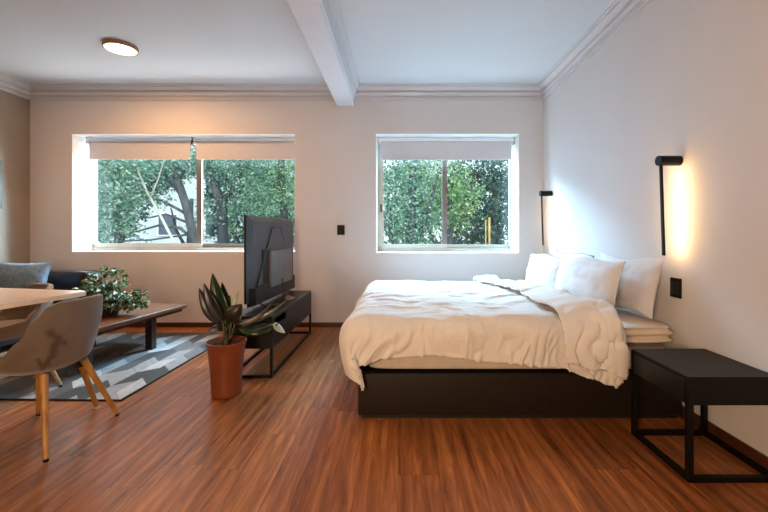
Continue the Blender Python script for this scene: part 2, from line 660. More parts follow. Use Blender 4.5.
def window(name, W, mull_x, left_stile, handle):
    x0, x1, z0, z1 = W
    root = bpy.data.objects.new(name, None)
    COL.objects.link(root)
    root['kind'] = 'structure'
    y0, y1 = 4.86, 4.94
    lf = 0.022 if handle else 0.003
    # white painted lining of the opening
    e = 0.004
    rv = MB()
    rv.box(x0, x0 + e, YB + 0.001, 4.94, z0, z1)
    rv.box(x1 - e, x1, YB + 0.001, 4.94, z0, z1)
    rv.box(x0 + e, x1 - e, YB + 0.001, 4.94, z1 - e, z1)
    rv.box(x0 + e, x1 - e, YB + 0.001, 4.94, z0, z0 + e)
    rv.build('reveal', M['reveal'], root)
    x0 += e
    x1 -= e
    z0 += e
    z1 -= e
    fr = MB()
    fr.box(x0, x1, y0, y1, z0, z0 + 0.035, 0.004)
    fr.box(x0, x1, y0, y1, z1 - 0.035, z1, 0.004)
    fr.box(x0, x0 + lf, y0, y1, z0 + 0.035, z1 - 0.035)
    fr.box(x1 - 0.015, x1, y0, y1, z0 + 0.035, z1 - 0.035)
    fr.build('window_frame', M['frame_alu'], root)
    # fixed outer pane in its rails
    s1 = MB()
    a, b = mull_x - 0.005, x1 - 0.015
    yy0, yy1 = 4.905, 4.93
    zb, zt = z0 + 0.035, z1 - 0.035
    s1.box(a, b, yy0, yy1, zb, zb + 0.05)
    s1.box(a, b, yy0, yy1, zt - 0.04, zt)
    s1.box(a, a + 0.028, yy0, yy1, zb + 0.05, zt - 0.04)
    s1.build('sash', M['frame_alu' if handle else 'frame_dark'], root)
    MB().box(a + 0.028, b, 4.915, 4.921, zb + 0.05, zt - 0.04).build('pane', M['glass'], root)
    # sliding sash in front of it
    s2 = MB()
    a, b = x0 + lf, mull_x + 0.035
    yy0, yy1 = 4.872, 4.9
    s2.box(a, b, yy0, yy1, zb, zb + 0.055, 0.003)
    s2.box(a, b, yy0, yy1, zt - 0.04, zt, 0.003)
    s2.box(a, a + left_stile, yy0, yy1, zb + 0.055, zt - 0.04)
    so = s2.build('sash', M['frame_alu'], root)
    MB().box(b - 0.062, b, yy0 - 0.004, yy1, zb + 0.055, zt - 0.04, 0.003).build('meeting_stile', M['frame_dark'], so)
    MB().box(a + left_stile, b - 0.062, 4.883, 4.889, zb + 0.055, zt - 0.04).build('pane', M['glass'], root)
    if handle:
        MB().box(a + 0.012, a + 0.03, 4.86, 4.872, 1.36, 1.46, 0.004).build('latch', M['tv_dark'], so)
    return root


window('window_1', W1, at(200, 200, 4.9).x, 0.003, False)
window('window_2', W2, at(444, 200, 4.9).x, 0.05, True)


def roller_blind(x0, x1, ztop, zbot, label, chain_x=None, y=4.74):
    r = thing('roller_blind', label, 'blind', ((x0 + x1) / 2, y, ztop), 0, 'roller blinds in the window recesses')
    w = (x1 - x0) / 2
    m = MB().cone((-w, 0, -0.045), (w, 0, -0.045), 0.026, 0.026, 24)
    m.build('roller_tube', M['blind_rail'], r, 40)
    MB().box(-w - 0.012, w + 0.012, -0.048, -0.042, -0.05, -0.012, 0.002).build('fascia', M['blind_rail'], r)
    for s in (-1, 1):
        MB().box(s * (w + 0.014) - 0.006, s * (w + 0.014) + 0.006, -0.045, 0.03, -0.085, -0.001, 0.002).build('bracket', M['frame_alu'], r)
    MB().box(-w + 0.012, w - 0.012, -0.03, -0.027, zbot - ztop + 0.02, -0.03).build('fabric', M['blind'], r)
    MB().box(-w + 0.012, w - 0.012, -0.035, -0.022, zbot - ztop, zbot - ztop + 0.022, 0.004).build('hem_bar', M['blind'], r)
    if chain_x is not None:
        c = MB()
        for i in range(20):
            z = -0.08 - i * 0.008
            bmesh.ops.create_icosphere(c.bm, subdivisions=1, radius=0.004, matrix=Matrix.Translation((chain_x, -0.05, z)))
        c.build('bead_chain', M['blind_rail'], r)
        MB().box(chain_x - 0.01, chain_x + 0.01, -0.06, -0.045, -0.09, -0.045, 0.003).build('chain_guide', M['tv_dark'], r)
    return r


yb = 4.74
zt1 = at(0, 138, yb).z
zb1 = at(0, 160, yb).z
xm = at(194.5, 0, yb).x
roller_blind(at(90, 0, yb).x, xm - 0.026, zt1, zb1, 'pale roller blind above the branching trunks, its chain dangling at the inner end', chain_x=(xm - 0.026 - at(90, 0, yb).x) / 2 + 0.02)
roller_blind(xm + 0.024, W1[1] - 0.035, zt1, zb1, 'pale roller blind over the pane that the television partly covers')
roller_blind(at(379.5, 0, yb).x, at(512, 0, yb).x, at(0, 138, yb).z, at(0, 160.5, yb).z, 'white roller blind across the whole window nearest the bed')

# baseboards
structure(MB().box(XL, XR, YB - 0.014, YB, 0, 0.055, 0.003).build('baseboard_back', M['base']))
structure(MB().box(XR - 0.014, XR, YF, YB - 0.014, 0, 0.075, 0.003).build('baseboard_right', M['base']))
structure(MB().box(XL, XL + 0.014, YF, YB - 0.014, 0, 0.055, 0.003).build('baseboard_left', M['base']))

# cornice
CP = [(0, -.158), (.016, -.158), (.016, -.140), (.024, -.140), (.024, -.132), (.010, -.130), (.010, -.116), (.034, -.112), (.042, -.094), (.042, -.076), (.022, -.072), (.022, -.060), (.058, -.052), (.072, -.034), (.084, -.030), (.084, -.016), (.10, -.014), (.10, 0), (0, 0)]
BX0, BX1, BZ = -0.714, -0.515, 2.586


def cornice(name, start, direction, inward, length, k=1.0):
    s, d, n = Vector(start), Vector(direction), Vector(inward)
    pts = [s + n * (a * k) + Vector((0, 0, ZC + h * k)) for a, h in CP]
    structure(MB().poly(pts, d * length).build(name, M['trim'], None, 50))


cornice('trim_1', (XL, YB, 0), (1, 0, 0), (0, -1, 0), BX0 - XL)
cornice('trim_2', (BX1, YB, 0), (1, 0, 0), (0, -1, 0), XR - BX1)
cornice('trim_3', (XR, YF, 0), (0, 1, 0), (-1, 0, 0), YB - YF)
cornice('trim_4', (XL, YF, 0), (0, 1, 0), (1, 0, 0), YB - YF)
cornice('trim_5', (BX1, YF, 0), (0, 1, 0), (1, 0, 0), YB - YF, 0.8)
cornice('trim_6', (BX0, YF, 0), (0, 1, 0), (-1, 0, 0), YB - YF, 0.8)
structure(MB().box(BX0, BX1, YF, YB, BZ, ZC, 0.006).build('ceiling_beam', M['beam']))

# ------------------------------------------------------------------ fittings
cl = thing('ceiling_lamp', 'round flush ceiling lamp with warm glowing diffuser', 'lamp', (-2.53, 3.56, ZC))
R0 = 0.132
MB().lathe([(R0 + .004, 0), (R0 + .006, -.012), (R0 + .004, -.036), (R0 - .006, -.039), (R0 - .008, -.03), (R0 - .008, 0)], 48).build('rim', M['ceramic_rim'], cl, 40)
MB().lathe([(R0 - .009, -.002), (R0 - .009, -.034), (R0 * .75, -.042), (R0 * .4, -.046), (0, -.047)], 48).build('diffuser', M['lamp_glow'], cl, 60)


def sconce(Y, label):
    s = thing('wall_sconce', label, 'lamp', (XR, Y, 1.535), 0, 'black stick sconces above the bed')
    MB().cone((-0.002, 0, 0), (-0.132, 0, 0), 0.03, 0.03, 32).build('canopy', M['black'], s, 40)
    a, b = Vector((-0.115, 0, -0.026)), Vector((-0.098, 0, -0.57))
    MB().rbox(Matrix.Translation((a + b) / 2) @ Matrix.Rotation(math.atan2((a - b).x, (a - b).z), 4, 'Y'), 0.012, 0.018, (b - a).length, .001).build('rod', M['black'], s, 40)
    o = Vector((0.0105, 0, 0))
    o = Vector((0.0066, 0, 0))
    st = MB()
    a2, b2 = a.lerp(b, .04) + o, a.lerp(b, .97) + o
    hw_ = Vector((0, .0018, 0))
    st.bm.faces.new([st.bm.verts.new(p) for p in (a2 - hw_, a2 + hw_, b2 + hw_, b2 - hw_)])
    st.build('light_strip', M['strip_glow'], s)
    return s


sconce(2.347, 'black stick wall lamp glowing above the near pillows and switch plate')
sconce(4.30, 'black stick wall lamp glowing in the corner beside the window')

sw = thing('light_switch', 'small black switch plate between the two windows', 'switch', (at(341, 230, YB).x, YB, at(341, 230, YB).z))
MB().box(-.044, .044, -.009, -.0005, -.058, .058, .003).build('plate', M['switch'], sw)
for i in (-1, 1):
    MB().box(i * .019 - .016, i * .019 + .016, -.013, -.009, -.034, .034, .002).build('rocker', M['switch'], sw)
sw = thing('light_switch', 'black switch plate beside the bed, under the near wall lamp', 'switch', (XR, 2.376, 0.766))
MB().box(-.009, -.0005, -.046, .046, -.06, .06, .003).build('plate', M['switch'], sw)
for i in (-1, 1):
    MB().box(-.013, -.009, i * .02 - .016, i * .02 + .016, -.036, .036, .002).build('rocker', M['black_plastic'], sw)

pf = thing('picture_frame', 'framed picture barely showing on the brown plaster wall', 'picture', (XL, 3.86, 1.62))
pm = MB()
for y0, y1, z0, z1 in ((-.36, .36, -.26, -.23), (-.36, .36, .23, .26), (-.36, -.33, -.23, .23), (.33, .36, -.23, .23)):
    pm.box(.001, .026, y0, y1, z0, z1, .002)
pm.build('frame', M['frame_black'], pf)
MB().box(.002, .012, -.33, .33, -.23, .23).build('print', M['paper'], pf)

# ------------------------------------------------------------------ bed
BY0, BY1, BX_F, BX_H = 2.306, 4.15, -0.2365, 1.682
bed = thing('bed_frame', 'low dark brown upholstered bed base under the white bedding', 'bed', ((BX_F + BX_H) / 2, (BY0 + BY1) / 2, 0))
cx, cy = (BX_F + BX_H) / 2, (BY0 + BY1) / 2
hx, hy = (BX_H - BX_F) / 2, (BY1 - BY0) / 2
MB().box(-hx + .02, hx - .02, -hy + .012, hy - .012, 0, 0.022).build('plinth', M['bedplinth'], bed)
MB().box(-hx, hx, -hy, -hy + .045, .02, .268, .008).build('side_panel', M['bedframe'], bed, 40)
MB().box(-hx, hx, hy - .045, hy, .02, .268, .008).build('side_panel', M['bedframe'], bed, 40)
MB().box(-hx, -hx + .045, -hy + .045, hy - .045, .02, .268, .008).build('foot_panel', M['bedframe'], bed, 40)
MB().box(-hx + .045, hx, -hy + .045, hy - .045, .19, .255).build('platform', M['bedplinth'], bed)


def soft_slab(x0, x1, y0, y1, z0, z1, r, wob, seed, cuts=14):
    """rounded soft slab with gentle wrinkles round the sides"""
    m = MB()
    m.box(x0, x1, y0, y1, z0, z1)
    bmesh.ops.subdivide_edges(m.bm, edges=m.bm.edges[:], cuts=cuts, use_grid_fill=True)
    c = Vector(((x0 + x1) / 2, (y0 + y1) / 2, (z0 + z1) / 2))
    h = Vector(((x1 - x0) / 2, (y1 - y0) / 2, (z1 - z0) / 2))
    for v in m.bm.verts:
        p = v.co - c
        q = Vector([max(-h[i] + r, min(h[i] - r, p[i])) for i in range(3)])
        d = p - q
        if d.length > 1e-6:
            p = q + d.normalized() * r
        w = noise.noise(Vector((p.x * 5 + seed, p.y * 5, p.z * 26))) * wob
        if cuts > 20:
            # the cloth is tucked in horizontal pleats near the head of the bed
            hd = smoothstep(.25, .5, p.x)
            w += hd * .012 * math.sin(p.z * 150 + noise.noise(Vector((p.x * 6, p.y * 3, 2))) * 4)
        nrm = d.normalized() if d.length > 1e-6 else Vector((0, 0, 0))
        v.co = c + p + Vector((nrm.x, nrm.y, nrm.z * 0.15)) * w
    return m


mt = soft_slab(-.195, 1.645, BY0 + .025, BY1 - .02, .270, .422, .04, .003, 3)
mo = tag(subsurf(mt.build('mattress', M['mattress'], None, 180)), 'pale mattress lying directly on the dark bed base', 'mattress')
tp = soft_slab(-.195, 1.655, BY0 + .012, BY1 - .012, .434, .546, .036, .022, 9, cuts=34)
to = tag(subsurf(tp.build('fitted_sheet', M['sheet'], None, 180)), 'wrinkled cream fitted sheet stretched over the mattress top by the headwall', 'sheet')


def interp(x, pts):
    if x <= pts[0][0]:
        return pts[0][1]
    for (a, fa), (b, fb) in zip(pts, pts[1:]):
        if x <= b:
            t = (x - a) / (b - a)
            t = t * t * (3 - 2 * t)
            return fa + (fb - fa) * t
    return pts[-1][1]


def drape(d, r, back=0.0):
    if d <= 0:
        return 0.0, 0.0
    if d < PI * r / 2:
        return r * math.sin(d / r), r * (1 - math.cos(d / r))
    e = d - PI * r / 2
    return r - back * e * e / (e + 0.12), r + e


def build_duvet():
    NA, NB = 300, 240
    RF, RN = 0.15, 0.12          # rounding at the foot and at the near side
    XS, YS, YS2 = -0.335 + RF, 2.230 + RN, BY1 + 0.075 - RN
    LF = 0.43                     # arc hanging over the foot
    P = np.zeros((NA, NB, 3))
    D = np.zeros((NA, NB))
    for i in range(NA):
        ua = i / (NA - 1)
        for j in range(NB):
            ub = j / (NB - 1)
            # across the bed: far hem -> near hem
            # near hem depth depends on the place along the bed
            # provisional x for the hem tables
            yq = YS2 + (YS - YS2) * min(1, max(0, (ub - .12) / .66))
            q = (yq - 2.35) / (4.1 - 2.35)
            rf = 0.045 - 0.017 * max(0, min(1, q))     # radius of the turned-back fold
            xf = 1.205 - 0.215 * max(0, min(1, q)) - 0.03 * math.sin(q * 9)
            w = 0.27 - 0.12 * max(0, min(1, q)) + 0.02 * math.sin(q * 13 + 1)
            total = LF + (xf - XS) + PI * rf + w
            s = ua * total
            a = XS - LF + s                      # flat coordinate along the bed
            h = 0.0
            da = 0.0
            if a < XS:
                da = XS - a
                xa = XS
            elif a <= xf:
                xa = a
            else:
                t = a - xf
                if t < PI * rf:
                    xa, h = xf + rf * math.sin(t / rf), rf * (1 - math.cos(t / rf))
                else:
                    xa, h = xf - (t - PI * rf), 2 * rf * (1 - 0.25 * smoothstep(0, w, t - PI * rf))
            zh = interp(xa if da == 0 else XS - da, [(-.6, .44), (-.32, .36), (-.19, .335), (-.08, .372), (.2, .388), (.6, .345), (.95, .315), (1.1, .26), (1.27, .20)])
            if h > 0.3 * rf:
                zh -= 0.015
            ztop = 0.604
            LN = (ztop - zh) - RN + PI * RN / 2
            LFAR = 0.24
            tot = LFAR + (YS2 - YS) + LN
            # denser rows near the camera side
            sb = tot * (ub ** 0.8)
            b = YS2 + LFAR - sb
            db = 0.0
            if b < YS:
                db = YS - b
                y = YS
                sg = -1
            elif b > YS2:
                db = b - YS2
                y = YS2
                sg = 1
            else:
                y = b
                sg = 0
            oa, dza = drape(da, RF, 0.30)
            ob, dzb = drape(db, RN + h * .5, 0.06)
            drop = (dza ** 1.55 + dzb ** 1.55) ** (1 / 1.55) if dza > 0 and dzb > 0 else dza + dzb
            # at the corner the cloth gathers in to a rounded point
            cr = smoothstep(0, .3, da) * smoothstep(0, .3, db)
            X = xa - oa + cr * 0.12
            Y = y + sg * ob
            crest = 0.012 * math.sin(PI * max(0, min(1, (y - YS) / (YS2 - YS))) * .9) - 0.026 * smoothstep(3.0, 4.1, y)
            Z = ztop + crest + h - drop
            if sg < 0:
                Y -= h * 0.5
            P[i, j] = (X, Y, Z)
            D[i, j] = db if sg < 0 else 0
    # normals of the grid
    du = np.gradient(P, axis=0)
    dv = np.gradient(P, axis=1)
    Nn = np.cross(du, dv)
    Nn /= np.maximum(np.linalg.norm(Nn, axis=2, keepdims=True), 1e-9)
    if Nn[NA // 2, NB // 2, 2] < 0:
        Nn = -Nn
    for i in range(NA):
        ua = i / (NA - 1)
        for j in range(NB):
            x, y, z = P[i, j]
            db = D[i, j]
            side = smoothstep(0.02, .22, db)
            v = Vector((x, y, z))
            n1 = noise.noise(Vector((x * 3.1, y * 2.3 + 4, z * 2)))                 # puffs
            # creases on top, drawn out along the bed and bent by a second noise
            bend = noise.noise(Vector((x * 2.2 + 9, y * 2.2, 3))) * .5
            n2 = noise.noise(Vector((x * 4.2 + bend * 3, (y + bend * .3) * 11, 7)))
            n2b = noise.noise(Vector((x * 12 + bend * 4, y * 6, 17)))
            rid = (1 - abs(n2)) ** 4
            # gathers on the near side: run down toward the hem
            sl = x * 13 + db * 4.5 + noise.noise(Vector((x * 5, db * 4, 2))) * 1.6
            n3 = noise.noise(Vector((sl, db * 2.5, 21)))
            rid3 = (1 - abs(noise.noise(Vector((sl * .8 + 5, db * 3, 31))))) ** 5
            n4 = noise.noise(Vector((x * 34, y * 34, z * 30)))
            amp_top = (1 - side)
            low = smoothstep(.10, .30, db)
            n5 = noise.noise(Vector((x * 24 + noise.noise(Vector((x * 6, db * 5, 8))) * 2.2, db * 6, 41)))
            d = n1 * .020 + amp_top * (n2 * .012 + rid * .013 + n2b * .008) + side * (n3 * .028 - rid3 * .018) + low * (n5 * .028 - (1 - abs(n5)) ** 6 * .018) + n4 * .0018
            fold = smoothstep(1.0, 1.15, x)
            d += fold * (noise.noise(Vector((x * 8, y * 6, z * 8 + 5))) * .020 + (1 - abs(noise.noise(Vector((x * 11, y * 8, z * 12 + 15))))) ** 4 * .010 - .004)
            d = max(-.026, d)
            P[i, j] = P[i, j] + Nn[i, j] * d
    m = MB()
    m.grid(P.tolist())
    o = m.build('duvet', M['linen'], None, 180)
    # outward normals
    me = o.data
    c = me.polygons[len(me.polygons) // 2]
    mid = [p for p in me.polygons if abs(p.center.x - .4) < .03 and abs(p.center.y - 3.2) < .03]
    if mid and mid[0].normal.z < 0:
        me.flip_normals()
    solidify(o, 0.014, -1.0)
    return o


tag(build_duvet(), 'puffy white duvet folded back toward the foot, draped over the bed edge', 'duvet')


def pillow(name, label, center, w, hgt, th, lean, yaw, roll=0.0, seed=0, hem=None, m=None):
    """stands on its long edge; width runs along local Y, height along local Z, front face -X"""
    n, k = 40, 30
    r = thing(name, label, 'pillow', center, 0, 'pillows leaning at the head of the bed')
    r.rotation_euler = Euler((roll, lean, yaw), 'XYZ')

    def P(u, v, s):
        # u,v in -1..1
        pu = 1 - 0.10 * (1 - abs(v) ** 2.2) * 0 - 0.055 * (1 - v * v) * abs(u) ** 3
        pv = 1 - 0.085 * (1 - u * u) * abs(v) ** 3
        f = max(0.0, (1 - abs(u) ** 2.6)) ** .55 * max(0.0, (1 - abs(v) ** 2.4)) ** .55
        cr = noise.noise(Vector((u * 2.4 + seed, v * 2.4, s * 3))) * .014 + noise.noise(Vector((u * 7 + seed, v * 5, s * 3))) * .006
        # creases running in from the corners
        ang = math.atan2(abs(v), abs(u))
        cr += math.sin(ang * 22 + seed) * .004 * (abs(u) * abs(v))
        x = s * (th / 2 * f * (1.08 if s > 0 else .92)) + cr * (f ** .5)
        sag = 0.012 * math.sin(u * 4 + seed) * abs(v)
        return Vector((x, u * w / 2 * pu, v * hgt / 2 * pv + sag))

    us = [math.sin((i / n * 2 - 1) * PI / 2) for i in range(n + 1)]
    vs = [math.sin((j / k * 2 - 1) * PI / 2) for j in range(k + 1)]
    mb = MB()
    for s in (-1, 1):
        mb.grid([[P(u, v, s) for v in vs] for u in us])
    bmesh.ops.remove_doubles(mb.bm, verts=mb.bm.verts[:], dist=1e-4)
    mb.build('pillowcase', m or M['linen2'], r, 180)
    if hem == 'piping':
        ring = [P(u, 1, -1) for u in us] + [P(1, v, -1) for v in reversed(vs)][1:] + [P(u, -1, -1) for u in reversed(us)][1:] + [P(-1, v, -1) for v in vs][1:-1]
        ring.append(ring[0])
        MB().tube(ring, 0.006, 8, False).build('piping', M['piping'], r, 180)
        ring2 = [P(u * .97, .86, -1) + Vector((-.003, 0, 0)) for u in us]
    if hem == 'flange':
        # narrow flap along the near short side, with its seam ridge
        fl = MB()
        pts = []
        for v in vs:
            a = P(-1, v, -1)
            pts.append([a + Vector((0, 0.012, 0)), a + Vector((0, -0.016, 0)) + Vector((0.004 * math.sin(v * 21), 0, 0))])
        fl.grid(pts)
        solidify(fl.build('flap_edge', m or M['linen2'], r, 180), .005, 0)
    return r


BT = 0.576
pillow('pillow', 'white pillow with a flap edge, front of the pair near the nightstand', (1.395, 2.93, BT + .168), .84, .37, .16, .22, .05, seed=1.3, hem='flange')
pillow('pillow', 'white pillow against the wall, behind the flap-edged one near the nightstand', (1.585, 2.75, BT + .175), .72, .38, .115, .20, 0.02, seed=4.1)
pillow('pillow', 'white pillow with grey piped edge, near the corner sconce', (1.385, 3.72, BT + .157), .74, .335, .15, .20, .04, seed=7.7, hem='piping')
pillow('pillow', 'white pillow mostly hidden behind the grey-piped one', (1.585, 3.60, BT + .165), .72, .36, .115, .2, 0.02, seed=2.9, hem='piping')

# ------------------------------------------------------------------ nightstand
nx0, nx1, ny0, ny1, nz = 1.278, 1.682, 1.715, 2.14, 0.468
ns = thing('nightstand', 'black metal nightstand with open frame base beside the bed', 'nightstand', ((nx0 + nx1) / 2, (ny0 + ny1) / 2, 0))
hx, hy = (nx1 - nx0) / 2, (ny1 - ny0) / 2
q = 0.024
for sx in (-1, 1):
    for sy in (-1, 1):
        x, y = sx * (hx - q / 2), sy * (hy - q / 2)
        MB().box(x - q / 2, x + q / 2, y - q / 2, y + q / 2, 0.0, nz - .012, .0015).build('leg', M['black'], ns)
br = MB()
for s in (-1, 1):
    br.box(-hx + q, hx - q, s * (hy - q / 2) - q / 2, s * (hy - q / 2) + q / 2, 0.0, q, .0015)
    br.box(s * (hx - q / 2) - q / 2, s * (hx - q / 2) + q / 2, -hy + q, hy - q, 0.0, q, .0015)
br.build('base_frame', M['black'], ns)
MB().box(-hx + .003, hx - .003, -hy + .003, hy - .003, nz - .128, nz - .013, .002).build('cabinet', M['black'], ns)
MB().box(-hx - .001, -hx + .003, -hy + q + .004, hy - q - .004, nz - .124, nz - .02, .001).build('drawer_front', M['black_plastic'], ns)
tpm = MB()
tpm.box(-hx, hx, -hy, hy, nz - .012, nz - .002, .002)
tpm.build('top', M['black'], ns)

# ------------------------------------------------------------------ tv console
cx0, cx1, cy0, cy1, cz0, cz1 = -1.292, -0.952, 2.955, 4.285, 0.223, 0.468
tvc = thing('tv_console', 'long black media console on a thin black metal sled frame', 'console', ((cx0 + cx1) / 2, (cy0 + cy1) / 2, 0))
hx, hy = (cx1 - cx0) / 2, (cy1 - cy0) / 2
q = 0.02
for sx in (-1, 1):
    for sy in (-1, 1):
        x, y = sx * (hx - q / 2), sy * (hy - q / 2)
        MB().box(x - q / 2, x + q / 2, y - q / 2, y + q / 2, 0, cz0).build('leg', M['black'], tvc)
br = MB()
for s in (-1, 1):
    br.box(-hx + q, hx - q, s * (hy - q / 2) - q / 2, s * (hy - q / 2) + q / 2, 0, q)
    br.box(s * (hx - q / 2) - q / 2, s * (hx - q / 2) + q / 2, -hy + q, hy - q, 0, q)
br.build('base_rail', M['black'], tvc)
cb = MB()
t = .016
cb.box(-hx, hx, -hy, hy, cz0, cz0 + t)
cb.box(-hx, hx, -hy, -hy + t, cz0 + t, cz1 - t)
cb.box(-hx, hx, hy - t, hy, cz0 + t, cz1 - t)
cb.box(-hx, -hx + t, -hy + t, hy - t, cz0 + t, cz1 - t)
# back panel (faces the bed) with a cable slot and a round hole left open
ya, yb2 = -hy + .05, -hy + .36
zs0, zs1 = cz1 - .085, cz1 - .03
cb.box(hx - t, hx, -hy + t, ya, cz0 + t, cz1 - t)
cb.box(hx - t, hx, ya, yb2, cz0 + t, zs0)
cb.box(hx - t, hx, ya, yb2, zs1, cz1 - t)
cb.box(hx - t, hx, yb2, hy - t, cz0 + t, cz1 - t)
cb.build('cabinet', M['tv_dark'], tvc)
MB().box(-hx, hx, -hy, hy, cz1 - t, cz1, .002).build('top', M['black_plastic'], tvc)
MB().cone((hx - .001, .25, cz0 + .16), (hx + .0015, .25, cz0 + .16), .016, .016, 20).build('cable_hole', M['screen'], tvc)
for s in (-1, 1):
    d = MB().box(-hx - .012, -hx - .0005, s * hy / 2 - hy / 2 + .006, s * hy / 2 + hy / 2 - .006, cz0 + .006, cz1 - t - .004, .002).build('door', M['black_plastic'], tvc)
    MB().box(-hx - .022, -hx - .012, s * .05 - .006, s * .05 + .006, cz0 + .09, cz0 + .15, .002).build('handle', M['black'], d)

# ------------------------------------------------------------------ television
p0, p1 = Vector((-1.222, 3.14, 0)), Vector((-1.178, 4.33, 0))
tvw = (p1 - p0).length
yaw = math.atan2(-(p1.x - p0.x), p1.y - p0.y)
tv = thing('television', 'large black flat television seen from behind on the media console', 'television', ((p0.x + p1.x) / 2, (p0.y + p1.y) / 2, cz1), yaw)
zb, ztp = 0.055, 0.778
# local: width along Y, back faces +X
MB().box(-.02, .0, -tvw / 2, tvw / 2, zb, ztp, .004).build('screen_panel', M['tv_dark'], tv)
MB().box(-.0215, -.02, -tvw / 2 + .01, tvw / 2 - .01, zb + .02, ztp - .01).build('display', M['screen'], tv)


def frustum(mb, y0, y1, z0, z1, x0, x1, iy, iz0, iz1):
    a = [Vector((x0, y0, z0)), Vector((x0, y1, z0)), Vector((x0, y1, z1)), Vector((x0, y0, z1))]
    b = [Vector((x1, y0 + iy, z0 + iz0)), Vector((x1, y1 - iy, z0 + iz0)), Vector((x1, y1 - iy, z1 - iz1)), Vector((x1, y0 + iy, z1 - iz1))]
    va = [mb.bm.verts.new(p) for p in a]
    vb = [mb.bm.verts.new(p) for p in b]
    mb.bm.faces.new(list(reversed(va)))
    mb.bm.faces.new(vb)
    for i in range(4):
        mb.bm.faces.new((va[i], va[(i + 1) % 4], vb[(i + 1) % 4], vb[i]))
    return mb


W2_ = tvw / 2
bk = frustum(MB(), -W2_ + .001, W2_ - .001, zb + .001, ztp - .001, 0.0, .032, .06, .03, .05)
bs = bk.build('back_shell', M['tv_back'], tv)
lo = frustum(MB(), -W2_ + .012, W2_ - .012, zb - .03, zb + .13, .0, .052, .05, .012, .012).build('lower_housing', M['tv_dark'], tv)
# raised A-shaped ridge
rd = MB()
ax = .034
for pts in ([(-.475, .185), (-.09, .685), (.12, .685), (.46, .185), (-.475, .185)],):
    pr = [Vector((ax, y, z)) for y, z in pts]
    rd.tube(pr, .0095, 6)
rd.build('cable_groove', M['screen'], tv)
pl = MB()
pl.poly([(.0325, -.468, .188), (.0325, .453, .188), (.0325, .118, .680), (.0325, -.088, .680)], (.006, 0, 0))
pl.build('cover_plate', M['tv_back'], tv)
gb = MB().box(.032, .062, -.20, .40, .14, .47, .004).build('connector_cover', M['tv_box'], tv, 40)
MB().box(.034, .042, -.34, -.202, .14, .487, .002).build('connector_shadow', M['black'], tv)  # thin black slab standing in for the shadow beside the cover
MB().cone((.062, .14, .30), (.0635, .14, .30), .014, .014, 18).build('badge', M['tv_back'], tv)
for s in (-1, 1):
    ft = MB()
    ft.tube([(.01, s * .36, .075), (.012, s * .375, .03), (.075, s * .39, .007)], .0065, 8)
    ft.tube([(.01, s * .36, .075), (.005, s * .375, .03), (-.05, s * .39, .007)], .0065, 8)
    ft.build('foot', M['black_plastic'], tv, 60)

# things lying on the console
bx = thing('media_box', 'flat black streaming box on the media console behind the television', 'box', (-1.045, 3.42, cz1), .1)
MB().box(-.05, .05, -.07, .07, .002, .026, .004).build('case', M['black_plastic'], bx)
MB().box(.0495, .051, -.045, .045, .008, .02).build('port_panel', M['tv_box'], bx)
cbx = MB()
pts = []
for i in range(60):
    a = i / 59 * 2 * PI * 2.6
    rr = .055 + .012 * math.sin(a * 1.7)
    pts.append((-1.03 + rr * .55 * math.cos(a), 3.70 + rr * 1.3 * math.sin(a), cz1 + .006 + .004 * (i / 59) * 5 + .003 * math.sin(a * 3)))
cbx.tube(pts, .004, 8)
tag(cbx.build('cable', M['cable_red'], None, 180), 'pale coiled cable lying on top of the media console', 'cable')
cbk = MB()
cbk.tube([(-1.112, 3.75, cz1 + .2), (-1.10, 3.73, cz1 + .09), (-1.07, 3.66, cz1 + .010), (-1.03, 3.56, cz1 + .007), (-1.045, 3.497, cz1 + .014)], .0045, 8)
tag(cbk.build('cable', M['cable'], None, 180), 'black cable hanging from the television back to the streaming box', 'cable')

# ------------------------------------------------------------------ plant in terracotta pot
ppx, ppy = -1.17, 2.66
pp = thing('potted_plant', 'dark broad-leaved plant in a tall terracotta pot beside the console', 'plant', (ppx, ppy, 0))
MB().lathe([(0, 0), (.088, 0), (.094, .006), (.096, .03), (.10, .12), (.108, .22), (.118, .30), (.127, .345), (.131, .352), (.131, .366), (.122, .368), (.117, .345), (.108, .325), (0, .322)], 48).build('pot', M['terracotta'], pp, 60)
sl = MB()
bmesh.ops.create_circle(sl.bm, cap_ends=True, segments=40, radius=.112, matrix=Matrix.Translation((0, 0, .332)))
sl.build('soil', M['soil'], pp)


def leaf_mesh(mb, base, tip, width, side, cup=0.12, bend=0.0, n=14, m_=6, wav=0.0):
    """blade from base to tip; side = direction across the blade"""
    base, tip, side = Vector(base), Vector(tip), Vector(side).normalized()
    ax = tip - base
    nrm = side.cross(ax).normalized()
    side = ax.cross(nrm).normalized() * -1
    rows = []
    for i in range(n + 1):
        t = i / n
        wd = width * max(0.02, (math.sin(PI * min(1, t ** .8)) ** .75) * (1 - .25 * t))
        c = base + ax * t + nrm * (bend * math.sin(PI * t))
        rows.append([c + side * (wd * (j / m_ - .5)) + nrm * (cup * wd * abs(j / m_ - .5) * 2 + wav * math.sin(t * 20 + j)) for j in range(m_ + 1)])
    mb.grid(rows)
    return mb


